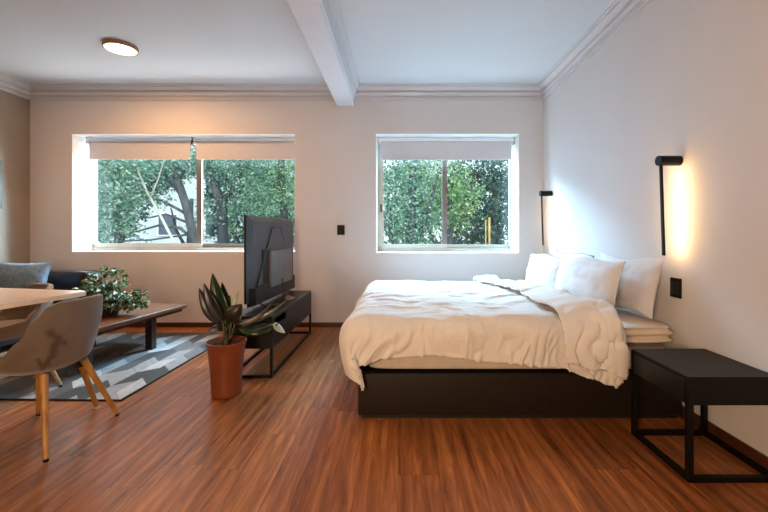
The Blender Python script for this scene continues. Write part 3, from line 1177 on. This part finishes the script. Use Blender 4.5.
def plant_leaf(pb, pt, width_px, kind, yb_=0.0, yt=0.0, bend=0.0, side=(1, 0, 0), cup=.18, wav=0.0):
    org = Vector((ppx, ppy, 0))
    b = at(pb[0], pb[1], ppy + yb_) - org
    t = at(pt[0], pt[1], ppy + yt) - org
    w = width_px * 1.35 * ppy / F
    mb = MB()
    leaf_mesh(mb, b, t, w, side, cup, bend, wav=wav)
    lf = mb.build('leaf', M[kind], pp, 180)
    solidify(lf, .0012, 0)
    # stalk from the soil to the leaf base
    root = Vector((random.uniform(-.025, .035), random.uniform(-.03, .03), .33))
    mid = (root + b) / 2 + Vector((0, 0, .02))
    st = MB().tube([root, mid, b, b + (t - b) * .12], [.004, .0035, .003, .0015], 8)
    st.build('stalk', M['leaf_brown'] if pt[0] > 250 or kind == 'leaf_brown' else M['stem'], lf, 180)
    return lf


plant_leaf((228, 326), (212.5, 273), 13, 'leaf_green', 0, .02, .02)
plant_leaf((221, 324), (199, 288), 11, 'leaf_blue', .02, .0, .02)
plant_leaf((223, 322), (204, 283), 10, 'leaf_blue', -.02, -.05, .02)
plant_leaf((226, 322), (230, 295), 8, 'leaf_green', .03, .06, .01)
plant_leaf((229, 326), (222, 282), 10, 'leaf_green', .05, .10, -.01)
plant_leaf((230, 322), (242, 304), 16, 'leaf_brown', -.03, -.02, .02)
plant_leaf((233, 312), (239, 291), 5, 'leaf_pale', .03, .06, .01)
plant_leaf((236, 325), (274, 300), 9, 'leaf_brown', .0, .10, .03, side=(0, 1, .5))
plant_leaf((238, 322), (287, 299), 11, 'leaf_green', .06, .16, .03, side=(0, 1, .4))
plant_leaf((238, 328), (280, 323), 12, 'leaf_green', .0, .0, .025, side=(.1, .8, .7), wav=.004)
plant_leaf((274, 323), (285, 333), 6, 'leaf_pale', .0, .0, .004, side=(.3, .8, .7))
plant_leaf((226, 330), (207, 333), 9, 'leaf_brown', -.02, .03, .02, side=(0, 1, .6))
for (a, b) in (((224, 338), (222, 318)), ((229, 338), (232, 310)), ((231, 338), (236, 314))):
    o_ = Vector((ppx, ppy, 0))
    MB().tube([at(a[0], a[1], ppy - .03) - o_, at((a[0] + b[0]) / 2 + .6, (a[1] + b[1]) / 2, ppy - .03) - o_, at(b[0], b[1], ppy - .02) - o_], [.005, .004, .0025], 8).build('stem', M['stem'], pp, 180)

# ------------------------------------------------------------------ rug
rx1, rx0, ry0, ry1 = -1.79, -4.12, 2.57, 4.28
rug = thing('area_rug', 'patchwork rug of grey, black and white hide pieces on the floor', 'rug', ((rx0 + rx1) / 2, (ry0 + ry1) / 2, 0), -.02)
hx, hy = (rx1 - rx0) / 2, (ry1 - ry0) / 2
MB().box(-hx + .008, hx - .008, -hy + .008, hy - .008, .0, .009).build('pile', M['rug'], rug)
eb = MB()
eb.box(-hx, hx, -hy, -hy + .01, 0, .010)
eb.box(-hx, hx, hy - .01, hy, 0, .010)
eb.box(-hx, -hx + .01, -hy + .01, hy - .01, 0, .010)
eb.box(hx - .01, hx, -hy + .01, hy - .01, 0, .010)
eb.build('binding', M['rug_edge'], rug)

# ------------------------------------------------------------------ coffee table
ctz = 0.36
ctr = thing('coffee_table', 'low walnut coffee table with dark slab legs on the rug', 'table', (-2.665, 3.586, 0.0095), math.radians(-8))
hl, hw = .53, .40
MB().box(-hw, hw, -hl, hl, ctz - .047, ctz - .009, .006).build('tabletop', M['walnut'], ctr, 40)
MB().box(-hw + .03, hw - .03, -hl + .03, hl - .03, ctz - .075, ctz - .047).build('apron', M['walnut_dark'], ctr)
for sx in (-1, 1):
    for sy in (-1, 1):
        x, y = sx * (hw - (.075 if sy > 0 else .13)), (hl - .40) if sy > 0 else -(hl - .05)
        MB().box(x - .035, x + .035, y - .03, y + .03, 0.0, ctz - .075, .003).build('leg', M['walnut_dark'], ctr)

# trailing plant on the coffee table
tpx, tpy, tpz = -2.60, 3.52, ctz + .002
tr = thing('pothos_plant', 'bushy variegated trailing plant sitting on the coffee table', 'plant', (tpx, tpy, tpz))
MB().lathe([(0, 0), (.06, 0), (.066, .01), (.082, .13), (.086, .135), (.078, .135), (.074, .115), (0, .112)], 32).build('pot', M['pot_dark'], tr, 60)
sl = MB()
bmesh.ops.create_circle(sl.bm, cap_ends=True, segments=24, radius=.074, matrix=Matrix.Translation((0, 0, .122)))
sl.build('soil', M['soil'], tr)
fol = MB()
vin = MB()
rs = random.Random(3)
clusters = [((103, 282), .10, 58), ((94, 290), .09, 30), ((112, 300), .12, 70), ((126, 302), .10, 60), ((137, 304), .075, 34), ((108, 308), .10, 40), ((98, 300), .11, 40), ((117, 276), .05, 10), ((122, 290), .07, 14), ((84, 300), .09, 24)]
for (c, rad, n) in clusters:
    cc = at(c[0], c[1], tpy) - Vector((tpx, tpy, tpz))
    vin.tube([(rs.uniform(-.03, .03), rs.uniform(-.03, .03), .125), (cc.x * .4, rs.uniform(-.05, .05), max(.2, cc.z * .8 + .05)), (cc.x, cc.y, cc.z)], [.004, .0035, .002], 6)
    for k in range(n):
        d = Vector((rs.gauss(0, 1), rs.gauss(0, 1.15), rs.gauss(0, .8))).normalized() * rad * rs.uniform(.45, 1.05)
        p = cc + d
        p.z = max(p.z, .045)
        dirn = (d.normalized() + Vector((rs.uniform(-.5, .5), rs.uniform(-.7, .2), rs.uniform(-.9, .2)))).normalized()
        L_ = rs.uniform(.05, .085)
        if p.z + dirn.z * L_ < .035:
            dirn.z = abs(dirn.z)
        sd = dirn.cross(Vector((rs.uniform(-1, 1), rs.uniform(-1, 1), rs.uniform(.2, 1))))
        leaf_mesh(fol, p, p + dirn * L_, L_ * .72, sd, .2, .008, 6, 4)
fol.build('foliage', M['pothos_leaf'], tr, 180)
vin.build('stems', M['stem'], tr, 180)

# ------------------------------------------------------------------ dining table
dtz = 0.75
corner = Vector((-1.862, 2.36))
ang = math.radians(11)
ux = Vector((-math.cos(ang), math.sin(ang)))    # along the far edge
uy = Vector((-math.sin(ang), -math.cos(ang)))   # along the near-going edge
LX, LY = 1.45, .80
cen = corner + ux * LX / 2 + uy * LY / 2
dt = thing('dining_table', 'pale wood dining table with slim tapered legs, black above and honey wood below', 'table', (cen.x, cen.y, 0), -ang)
tt = MB()
pts = []
rc = .05
for (sx, sy, a0) in ((1, 1, 0), (-1, 1, 90), (-1, -1, 180), (1, -1, 270)):
    for k in range(7):
        a = math.radians(a0 + 90 * k / 6)
        pts.append((sx * (LX / 2 - rc) + rc * math.cos(a), sy * (LY / 2 - rc) + rc * math.sin(a), dtz - .026))
tt.poly(pts, (0, 0, .026))
bmesh.ops.bevel(tt.bm, geom=[e for e in tt.bm.edges if abs(e.verts[0].co.z - e.verts[1].co.z) < 1e-5], offset=.004, segments=2, affect='EDGES')
tt.build('tabletop', M['tabletop'], dt, 40)
for sx in (-1, 1):
    for sy in (-1, 1):
        top = Vector((sx * (LX / 2 - .20), sy * (LY / 2 - .045), dtz - .026))
        # splayed foot
        foot = Vector((sx * (LX / 2 - .045), sy * (LY / 2 + .085), .017 if (sx < 0 and sy > 0) else 0.0))
        m_ = top.lerp(foot, .62)
        lg = MB().cone(top, m_, .022, .019, 20).build('leg', M['tv_dark'], dt, 40)
        MB().cone(m_, top.lerp(foot, .985), .0185, .013, 20).build('leg_tip', M['legwood'], lg, 40)
        MB().cone(top.lerp(foot, .985), foot, .0135, .0135, 16).build('foot_cap', M['blind_rail'], lg, 40)

# ------------------------------------------------------------------ tub chairs


def tub_chair(name, label, loc, rz, mshell, mleg, rim=.755, arm=.485, splay=.238, R=.248, brown_mark=False):
    c = thing(name, label, 'chair', loc, rz, 'padded tub chairs round the dining table')
    # local: chair faces -X, back at +X
    nth, nr = 160, 44
    bmz = bmesh.new()
    st_layer = bmz.verts.layers.float.new('brown_mark')
    rows = []

    def height(th):
        # th=0 back, +-pi front
        k_ = interp(math.degrees(abs(th)), [(0, 1.0), (28, .985), (40, .93), (52, .70), (66, .32), (80, .09), (110, 0.0), (150, -.10), (180, -.16)])
        return arm + (rim - arm) * k_

    prof = []
    for k in range(nr + 1):
        prof.append(k / nr)
    for i in range(nth):
        th = -PI + 2 * PI * i / nth
        hgt = height(th)
        row = []
        for s in prof:
            # s<.4 bowl, beyond: wall
            z0 = .362
            if s < .42:
                q_ = s / .42
                r = R * .86 * q_
                z = z0 + .055 * q_ ** 3
            else:
                q_ = (s - .42) / .58
                zb_ = z0 + .055
                z = zb_ + (hgt - zb_) * q_
                r = R * (.86 + .18 * math.sin(min(1, q_ * 1.25) * PI / 2)) + .015 * q_ * math.cos(th)
            x, y = r * math.cos(th) * .97, r * math.sin(th) * 1.02
            v = bmz.verts.new((x, y, z))
            row.append(v)
        rows.append(row)
    c0 = bmz.verts.new((0, 0, .361))
    for i in range(nth):
        a, b = rows[i], rows[(i + 1) % nth]
        for k in range(1, nr):
            bmz.faces.new((a[k], b[k], b[k + 1], a[k + 1]))
        bmz.faces.new((c0, b[1], a[1]))
    for row in rows:
        bmz.verts.remove(row[0])
    if brown_mark:
        # darker brown strokes on the outside of the shell, on the side turned to the room
        def sp(px, py):
            return Vector(((px - 52) * .0034, EYE - (py - PY) * 1.97 / F))
        strokes = [(sp(51, 330), sp(60, 340), .016), (sp(60, 340), sp(55, 356), .022), (sp(55, 356), sp(45, 369), .017), (sp(62, 343), sp(71, 345), .010), (sp(38, 357), sp(41, 362), .011)]
        for v in bmz.verts:
            th = math.atan2(v.co.y, v.co.x)
            if not -1.9 < th < .4:
                continue
            f = 0
            p = Vector((R * (th + math.radians(40)), v.co.z))
            for (a_, b_, r) in strokes:
                t_ = max(0, min(1, (p - a_).dot(b_ - a_) / max((b_ - a_).length_squared, 1e-9)))
                d = (p - (a_ + (b_ - a_) * t_)).length + .012 * noise.noise(Vector((p.x * 40, p.y * 40, 2)))
                f = max(f, 1 - smoothstep(r * .5, r * 1.2, d))
            v[st_layer] = f * .8
    bmesh.ops.recalc_face_normals(bmz, faces=bmz.faces)
    me = bpy.data.meshes.new('shell')
    bmz.to_mesh(me)
    bmz.free()
    sh = link_mesh('shell', me, mshell, c, True)
    if me.polygons[nr * 2].normal.length and sum(p.normal.dot(Vector((p.center.x, p.center.y, 0))) for p in me.polygons) < 0:
        me.flip_normals()
    solidify(sh, .028, -1.0)
    subsurf(sh, 1)
    # padded seat
    MB().lathe([(0, .405), (R * .7, .405), (R * .80, .415), (R * .82, .44), (R * .72, .46), (R * .4, .468), (0, .47)], 48).build('seat_pad', mshell, c, 60)
    for sx in (-1, 1):
        for sy in (-1, 1):
            top = Vector((sx * .125, sy * .125, .376))
            foot = Vector((sx * splay, sy * splay, 0.012))
            l_ = MB().cone(top, foot, .0185, .0115, 20).build('leg', mleg, c, 40)
            MB().cone(foot, foot + Vector((0, 0, -.012)), .012, .011, 16).build('foot_cap', M['tv_dark'], l_, 40)
    return c


tub_chair('dining_chair', 'grey beige velvet tub chair with honey wood legs and brown marks', (-1.932, 2.115, 0), math.radians(0), M['velvet'], M['legwood'], brown_mark=True)
tub_chair('dining_chair', 'brown velvet tub chair on the far side of the dining table', (-2.72, 2.68, 0.0095), math.radians(60), M['velvet2'], M['legwood2'], rim=.715)

# ------------------------------------------------------------------ sofa and cushion
sf = thing('leather_sofa', 'black leather sofa standing in the corner under the brown wall', 'sofa', (-3.80, 3.40, 0.0))
# local coords relative to the origin above
sb = MB()
MB().box(-.45, .42, -1.03, .78, .12, .29, .03).build('base', M['leather'], sf, 40)


def soft_box(x0, x1, y0, y1, z0, z1, r, seed):
    return soft_slab(x0, x1, y0, y1, z0, z1, r, .012, seed)


for k in range(2):
    y0 = -1.03 + k * .90
    subsurf(soft_box(-.28, .44, y0 + .01, y0 + .88, .30, .46, .05, k * 3).build('seat_cushion', M['leather'], sf, 180))
subsurf(soft_box(-.46, -.30, -1.04, .785, .10, .775, .06, 5).build('backrest', M['leather'], sf, 180))
subsurf(soft_box(-.46, .46, .79, 1.04, .10, .685, .06, 11).build('armrest', M['leather'], sf, 180))
for sx in (-.36, .36):
    for sy in (-.96, .94):
        MB().cone((sx, sy, .10), (sx, sy, .010 if sx > -.4 else 0), .022, .018, 16).build('leg', M['tv_dark'], sf, 40)


def cushion(label, center, w, hgt, th, rot, seed, m):
    r = thing('throw_cushion', label, 'cushion', center)
    r.rotation_euler = rot
    n = 26

    def P(u, v, s):
        f = max(0.0, (1 - abs(u) ** 2.4)) ** .55 * max(0.0, (1 - abs(v) ** 2.4)) ** .55
        return Vector((u * w / 2 * (1 - .06 * (1 - v * v) * abs(u) ** 3), s * th / 2 * f + noise.noise(Vector((u * 2.2 + seed, v * 2.2, s))) * .012 * f, v * hgt / 2 * (1 - .07 * (1 - u * u) * abs(v) ** 3)))
    us = [math.sin((i / n * 2 - 1) * PI / 2) for i in range(n + 1)]
    mb = MB()
    for s in (-1, 1):
        mb.grid([[P(u, v, s) for v in us] for u in us])
    bmesh.ops.remove_doubles(mb.bm, verts=mb.bm.verts[:], dist=1e-4)
    mb.build('cover', m, r, 180)
    ring = [P(u, 1, 1) for u in us] + [P(1, v, 1) for v in reversed(us)][1:] + [P(u, -1, 1) for u in reversed(us)][1:] + [P(-1, v, 1) for v in us][1:]
    MB().tube(ring, .005, 6, False).build('piping', m, r, 180)
    return r


cushion('blue grey fabric cushion leaning on the black sofa', (-3.83, 3.97, .632), .50, .34, .15, Euler((-.25, 0, .10)), 2.0, M['cushion'])

# ------------------------------------------------------------------ outdoors
structure(MB().box(-40, 30, 5.6, 60, -3.3, -3.2).build('street_ground', M['street']))


def leaf_cloud(mesh_pts, sizes, rng, name, m, parent):
    V, Fc = [], []
    for p, s in zip(mesh_pts, sizes):
        d = Vector((rng.gauss(0, 1), rng.gauss(0, 1), rng.gauss(-.25, .8))).normalized()
        u = d.cross(Vector((rng.gauss(0, 1), rng.gauss(0, 1), rng.gauss(0, 1)))).normalized()
        k = len(V)
        V += [p - d * s * .5, p + u * s * .26, p + d * s * .5, p - u * s * .26]
        Fc.append((k, k + 1, k + 2, k + 3))
    me = bpy.data.meshes.new(name)
    me.from_pydata([tuple(v) for v in V], [], Fc)
    return link_mesh(name, me, m, parent)


def tree(label, Y, trunks, crowns, leaf, bark, seed, leafsize=(.06, .12)):
    """trunks: lists of (points, radii); crowns: (x, z, rx, rz, leaves); the whole tree keeps within .75 m of its own Y"""
    rng = random.Random(seed)
    base = Vector((trunks[0][0][0].x, Y, -3.2))
    r = thing('street_tree', label, 'tree', base, 0, 'trees outside the windows')
    for i, (pts, rad) in enumerate(trunks):
        MB().tube([Vector(p) - base for p in pts], rad, 10).build('trunk' if i == 0 else 'branch', M[bark], r, 180)
    P, S = [], []
    for (x, z, rx, rz_, n) in crowns:
        for _ in range(max(1, n // 20)):
            d = Vector((rng.gauss(0, 1), rng.gauss(0, 1), rng.gauss(0, 1))).normalized() * rng.uniform(.1, 1) ** .5
            sc = Vector((x + d.x * rx, Y + d.y * .5, z + d.z * rz_))
            ax = Vector((rng.gauss(0, 1), rng.gauss(0, .5), rng.gauss(-.2, .5))).normalized() * rng.uniform(.3, .9)
            for _j in range(20):
                p = sc + ax * rng.uniform(-.5, .5) + Vector((rng.gauss(0, .09), rng.gauss(0, .09), rng.gauss(0, .07)))
                p.y = Y + max(-.72, min(.72, p.y - Y))
                P.append(p - base)
                S.append(rng.uniform(*leafsize))
    leaf_cloud(P, S, rng, 'foliage', M[leaf], r)
    return r


def path(Y, pts):
    return [at(a, b, Y) for a, b in pts]


def rooted(Y, pts, radii):
    p = path(Y, pts)
    return ([Vector((p[0].x, Y, -3.2))] + p, [radii[0] * 1.15] + radii)


# the trees seen through the wide window, each in a row of its own
Y_ = 8.2
tree('thin pale-barked tree leaning across the wide window', Y_,
     [rooted(Y_, [(190, 268), (172, 238), (160, 215), (146, 190), (135, 163), (128, 138), (118, 100)], [.032, .03, .027, .025, .022, .02, .014]),
      (path(Y_, [(150, 198), (158, 180), (164, 160), (166, 140)]), [.016, .014, .011, .008])],
     [(at(115, 0, Y_).x, 2.5, .9, .55, 1900), (at(100, 0, Y_).x, 1.55, .42, .85, 1500), (at(118, 0, Y_).x, 1.75, .4, .5, 600)], 'leaf_mid', 'bark_pale', 11)
Y_ = 9.8
tree('dark forked tree with bare twiggy low branches before the pale facade', Y_,
     [rooted(Y_, [(204, 270), (194, 238), (186, 205), (176, 175), (167, 148), (160, 110)], [.12, .11, .10, .09, .08, .06]),
      (path(Y_, [(188, 215), (176, 208), (160, 200), (140, 195), (120, 185)]), [.04, .035, .03, .02, .012]),
      (path(Y_, [(194, 240), (180, 228), (160, 225), (135, 232), (110, 236)]), [.04, .04, .03, .02, .012]),
      (path(Y_, [(192, 234), (178, 236), (150, 240), (120, 241), (98, 240)]), [.03, .025, .02, .016, .01]),
      (path(Y_, [(182, 195), (170, 182), (156, 176), (142, 160)]), [.04, .03, .02, .012]),
      (path(Y_, [(186, 222), (166, 214), (148, 218), (128, 214)]), [.03, .025, .018, .01]),
      (path(Y_, [(178, 182), (186, 168), (190, 150)]), [.04, .03, .02])],
     [(at(170, 0, Y_).x, 2.9, 1.3, .5, 2200), (at(150, 0, Y_).x, 2.05, .7, .35, 500), (at(120, 0, Y_).x, 1.1, .9, .2, 260)], 'leaf_mid', 'bark', 12)
Y_ = 11.4
tree('thick grey forked tree in the middle of the wide window, a fork toward the television', Y_,
     [rooted(Y_, [(224, 270), (223, 235), (222, 205), (213, 180), (206, 150), (200, 110)], [.17, .16, .15, .12, .11, .08]),
      (path(Y_, [(222, 207), (232, 186), (246, 166), (258, 148), (270, 120)]), [.10, .08, .07, .06, .03])],
     [(at(230, 0, Y_).x, 3.1, 1.5, .6, 2600), (at(252, 0, Y_).x, 2.0, .9, .8, 1700), (at(215, 0, Y_).x, 1.5, .8, .7, 700)], 'leaf_mid', 'bark', 13)
Y_ = 13.0
tree('slim grey tree seen above the top corner of the television', Y_,
     [rooted(Y_, [(284, 270), (284, 215), (281, 170), (282, 140), (286, 100)], [.13, .12, .11, .10, .08]),
      (path(Y_, [(283, 205), (272, 180), (262, 160)]), [.06, .05, .03])],
     [(at(275, 0, Y_).x, 2.6, 1.2, 1.2, 3200), (at(262, 0, Y_).x, 1.4, 1.1, .7, 1200)], 'leaf_bright', 'bark', 14)


def back_tree(label, x, Y, crowns, leaf, seed, size):
    tree(label, Y, [([Vector((x, Y, -3.2)), Vector((x + .1, Y, 0)), Vector((x + .2, Y, 2.6))], [.2, .16, .08]),
                    ([Vector((x + .1, Y, .2)), Vector((x - .4, Y - .1, 1.2)), Vector((x - .7, Y, 2.2))], [.08, .06, .03]),
                    ([Vector((x + .1, Y, .4)), Vector((x + .5, Y + .1, 1.4)), Vector((x + .8, Y, 2.6))], [.08, .06, .03])], crowns, leaf, 'bark', seed, size)


back_tree('dark leafy tree beyond the pale trunk, by the white window reveal', -10.9, 15.0, [(-10.6, 2.8, 1.5, 2.6, 3600), (-9.6, 3.6, 1.4, 1.0, 1600)], 'hedge_dark', 41, (.10, .20))
back_tree('tall tree rising above the pale facade', -9.2, 17.0, [(-8.6, 4.6, 2.6, 1.2, 3400)], 'leaf_mid', 42, (.11, .22))
back_tree('green tree standing behind the thick forked trunk', -7.6, 19.0, [(-7.4, 2.6, 2.3, 2.6, 5200), (-6.8, .4, 2.6, .9, 1600)], 'hedge_dark', 43, (.12, .24))
back_tree('dark green tree behind the slim grey trunk', -6.2, 21.0, [(-6.0, 3.0, 2.4, 2.8, 5200), (-5.6, .4, 2.4, .9, 1600)], 'leaf_mid', 44, (.13, .26))
# trees seen through the window by the bed
back_tree('blue green tree filling the inner pane of the window by the bed', .15, 8.9, [(.2, 1.9, .75, 1.25, 4200), (.2, .7, .8, .6, 900)], 'leaf_mid', 71, (.05, .11))
back_tree('sunlit yellow green tree behind the mullion of the window by the bed', 1.25, 10.7, [(1.3, 1.9, 1.0, .75, 3600), (.9, 2.9, 1.2, .5, 1200)], 'leaf_bright', 72, (.06, .13))
back_tree('deep green tree close behind the yellow posts', 2.9, 12.5, [(2.8, 2.3, 1.2, 1.7, 5600), (2.7, .7, 1.2, .7, 1600)], 'hedge_dark', 73, (.07, .15))
back_tree('dark tree hidden behind the blue green one', .4, 14.3, [(.5, 2.1, 1.8, 1.9, 4600), (.4, .2, 1.6, .7, 900)], 'leaf_mid', 74, (.09, .18))
back_tree('dark tree farthest along the street, beyond the yellow posts', 3.6, 16.1, [(3.4, 2.2, 2.2, 2.2, 5200), (3.0, .2, 2.2, .9, 1500)], 'hedge_dark', 75, (.10, .20))
for k, (px, tp_) in enumerate(((485.8, 222), (489.5, 219.5))):
    b_ = at(px, 300, 7.6 + k * .3)
    zt_ = at(px, tp_, b_.y).z
    post = thing('yellow_post', ('thinner' if k == 0 else 'thicker') + ' yellow post standing outside the window by the bed', 'post', (b_.x, b_.y, -3.2), 0)
    MB().cone((0, 0, 0), (0, 0, zt_ + 3.2), .024 if k else .012, .024 if k else .012, 14).build('shaft', M['yellow'], post, 40)
    MB().lathe([(.027 if k else .015, zt_ + 3.2), (.028 if k else .016, zt_ + 3.22), (.02, zt_ + 3.24), (0, zt_ + 3.245)], 14).build('cap', M['yellow'], post, 40)

bl = thing('street_building', 'pale facade glimpsed between the trees outside', 'building', (-13, 24, -3.2))
MB().box(-12, 6.5, 0, 5, 0, 9).build('wall', M['facade'], bl)
for i in range(6):
    for j in range(3):
        fx = -10.5 + i * 2.9
        w_ = MB().box(fx, fx + 1.3, -.05, .02, 1.2 + j * 2.9, 2.6 + j * 2.9, .02).build('window', M['blind_rail'], bl)
        MB().box(fx + .1, fx + 1.2, -.07, -.05, 1.3 + j * 2.9, 2.5 + j * 2.9).build('pane', M['facade_win'], w_)
MB().box(-12.2, 6.7, -.2, 5.2, 9, 9.3).build('roof', M['facade'], bl)

# ------------------------------------------------------------------ light
wd = bpy.data.worlds.new('sky')
SC.world = wd
wd.use_nodes = True
nt = wd.node_tree
nt.nodes.clear()
out = nt.nodes.new('ShaderNodeOutputWorld')
bg = nt.nodes.new('ShaderNodeBackground')
tcw = nt.nodes.new('ShaderNodeTexCoord')
sepw = nt.nodes.new('ShaderNodeSeparateXYZ')
nt.links.new(tcw.outputs['Generated'], sepw.inputs[0])
rw = nt.nodes.new('ShaderNodeValToRGB')
rw.color_ramp.elements[0].position, rw.color_ramp.elements[0].color = 0.0, (.86, .92, .96, 1)
rw.color_ramp.elements[1].position, rw.color_ramp.elements[1].color = 0.7, (.55, .74, 1.0, 1)
nt.links.new(sepw.outputs['Z'], rw.inputs[0])
nt.links.new(rw.outputs[0], bg.inputs['Color'])
bg.inputs['Strength'].default_value = 1.9
nt.links.new(bg.outputs[0], out.inputs['Surface'])


def lamp(name, kind, loc, target, energy, col, sx=1.0, sy=1.0, spread=180, portal=False):
    l = bpy.data.lights.new(name, kind)
    l.energy = energy
    l.color = col
    if kind == 'AREA':
        l.shape = 'RECTANGLE'
        l.size, l.size_y = sx, sy
        l.spread = math.radians(spread)
    o = bpy.data.objects.new(name, l)
    COL.objects.link(o)
    o.location = loc
    o.rotation_euler = (Vector(target) - Vector(loc)).to_track_quat('-Z', 'Y').to_euler()
    return o


s = lamp('sun', 'SUN', (0, 0, 20), (3, 8, 8), 5.0, (1, .95, .86))
s.data.angle = math.radians(1.5)
# area lamps added above the windows, out of view, in place of skylight
lamp('sky_fill_wide', 'AREA', (-1.0, 6.4, 3.5), (-3.6, 4.6, 1.2), 260, (0.66, 0.86, 1.0), 2.6, 1.2)
lamp('sky_fill_bed', 'AREA', (-.1, 6.6, 3.35), (.9, 3.2, 0.8), 1400, (0.43, 0.72, 1.0), 2.4, 1.2)
# unseen lamps added below the sills to brighten the ceiling
lamp('ceiling_fill_wide', 'AREA', (-2.5, 5.95, -.35), (-2.5, 3.6, 2.8), 120, (0.94, 0.88, 0.9), 3.2, 1.0)
lamp('ceiling_fill_bed', 'AREA', (.6, 5.6, -.05), (.6, 3.6, 2.8), 30, (1.0, 0.9, 0.9), 2.2, .9)
# added lamps hidden behind the pier, brightening the right wall and left reveal
lamp('pier_fill_bed', 'AREA', (-1.0, 6.5, 1.55), (1.7, 3.6, 1.7), 8, (0.3, 0.55, 1.0), .8, 1.2, 70)
lamp('pier_fill_wide', 'AREA', (-1.1, 6.5, 1.55), (-3.9, 4.7, 1.5), 62, (0.8, 0.91, 1.0), .8, 1.2, 80)
# lamps of the rest of the flat, behind the camera
lamp('room_light_bed', 'AREA', (-.9, -.9, 1.2), (.8, 2.3, .5), 73, (1.0, 0.69, 0.41), 0.8, 0.8)
# warm glow of the ceiling lamp
pt = bpy.data.lights.new('ceiling_lamp_glow', 'AREA')
pt.shape = 'DISK'
pt.size = .24
pt.energy = 37
pt.color = (1.0, .52, .22)
po = bpy.data.objects.new('ceiling_lamp_glow', pt)
po.location = (-2.53, 3.56, ZC - .052)
COL.objects.link(po)

SC.view_settings.view_transform = 'Standard'
SC.view_settings.look = 'None'
SC.view_settings.exposure = 0.0
SC.cycles.max_bounces = 8
SC.cycles.diffuse_bounces = 5
SC.cycles.transparent_max_bounces = 12
SC.cycles.sample_clamp_indirect = 6.0
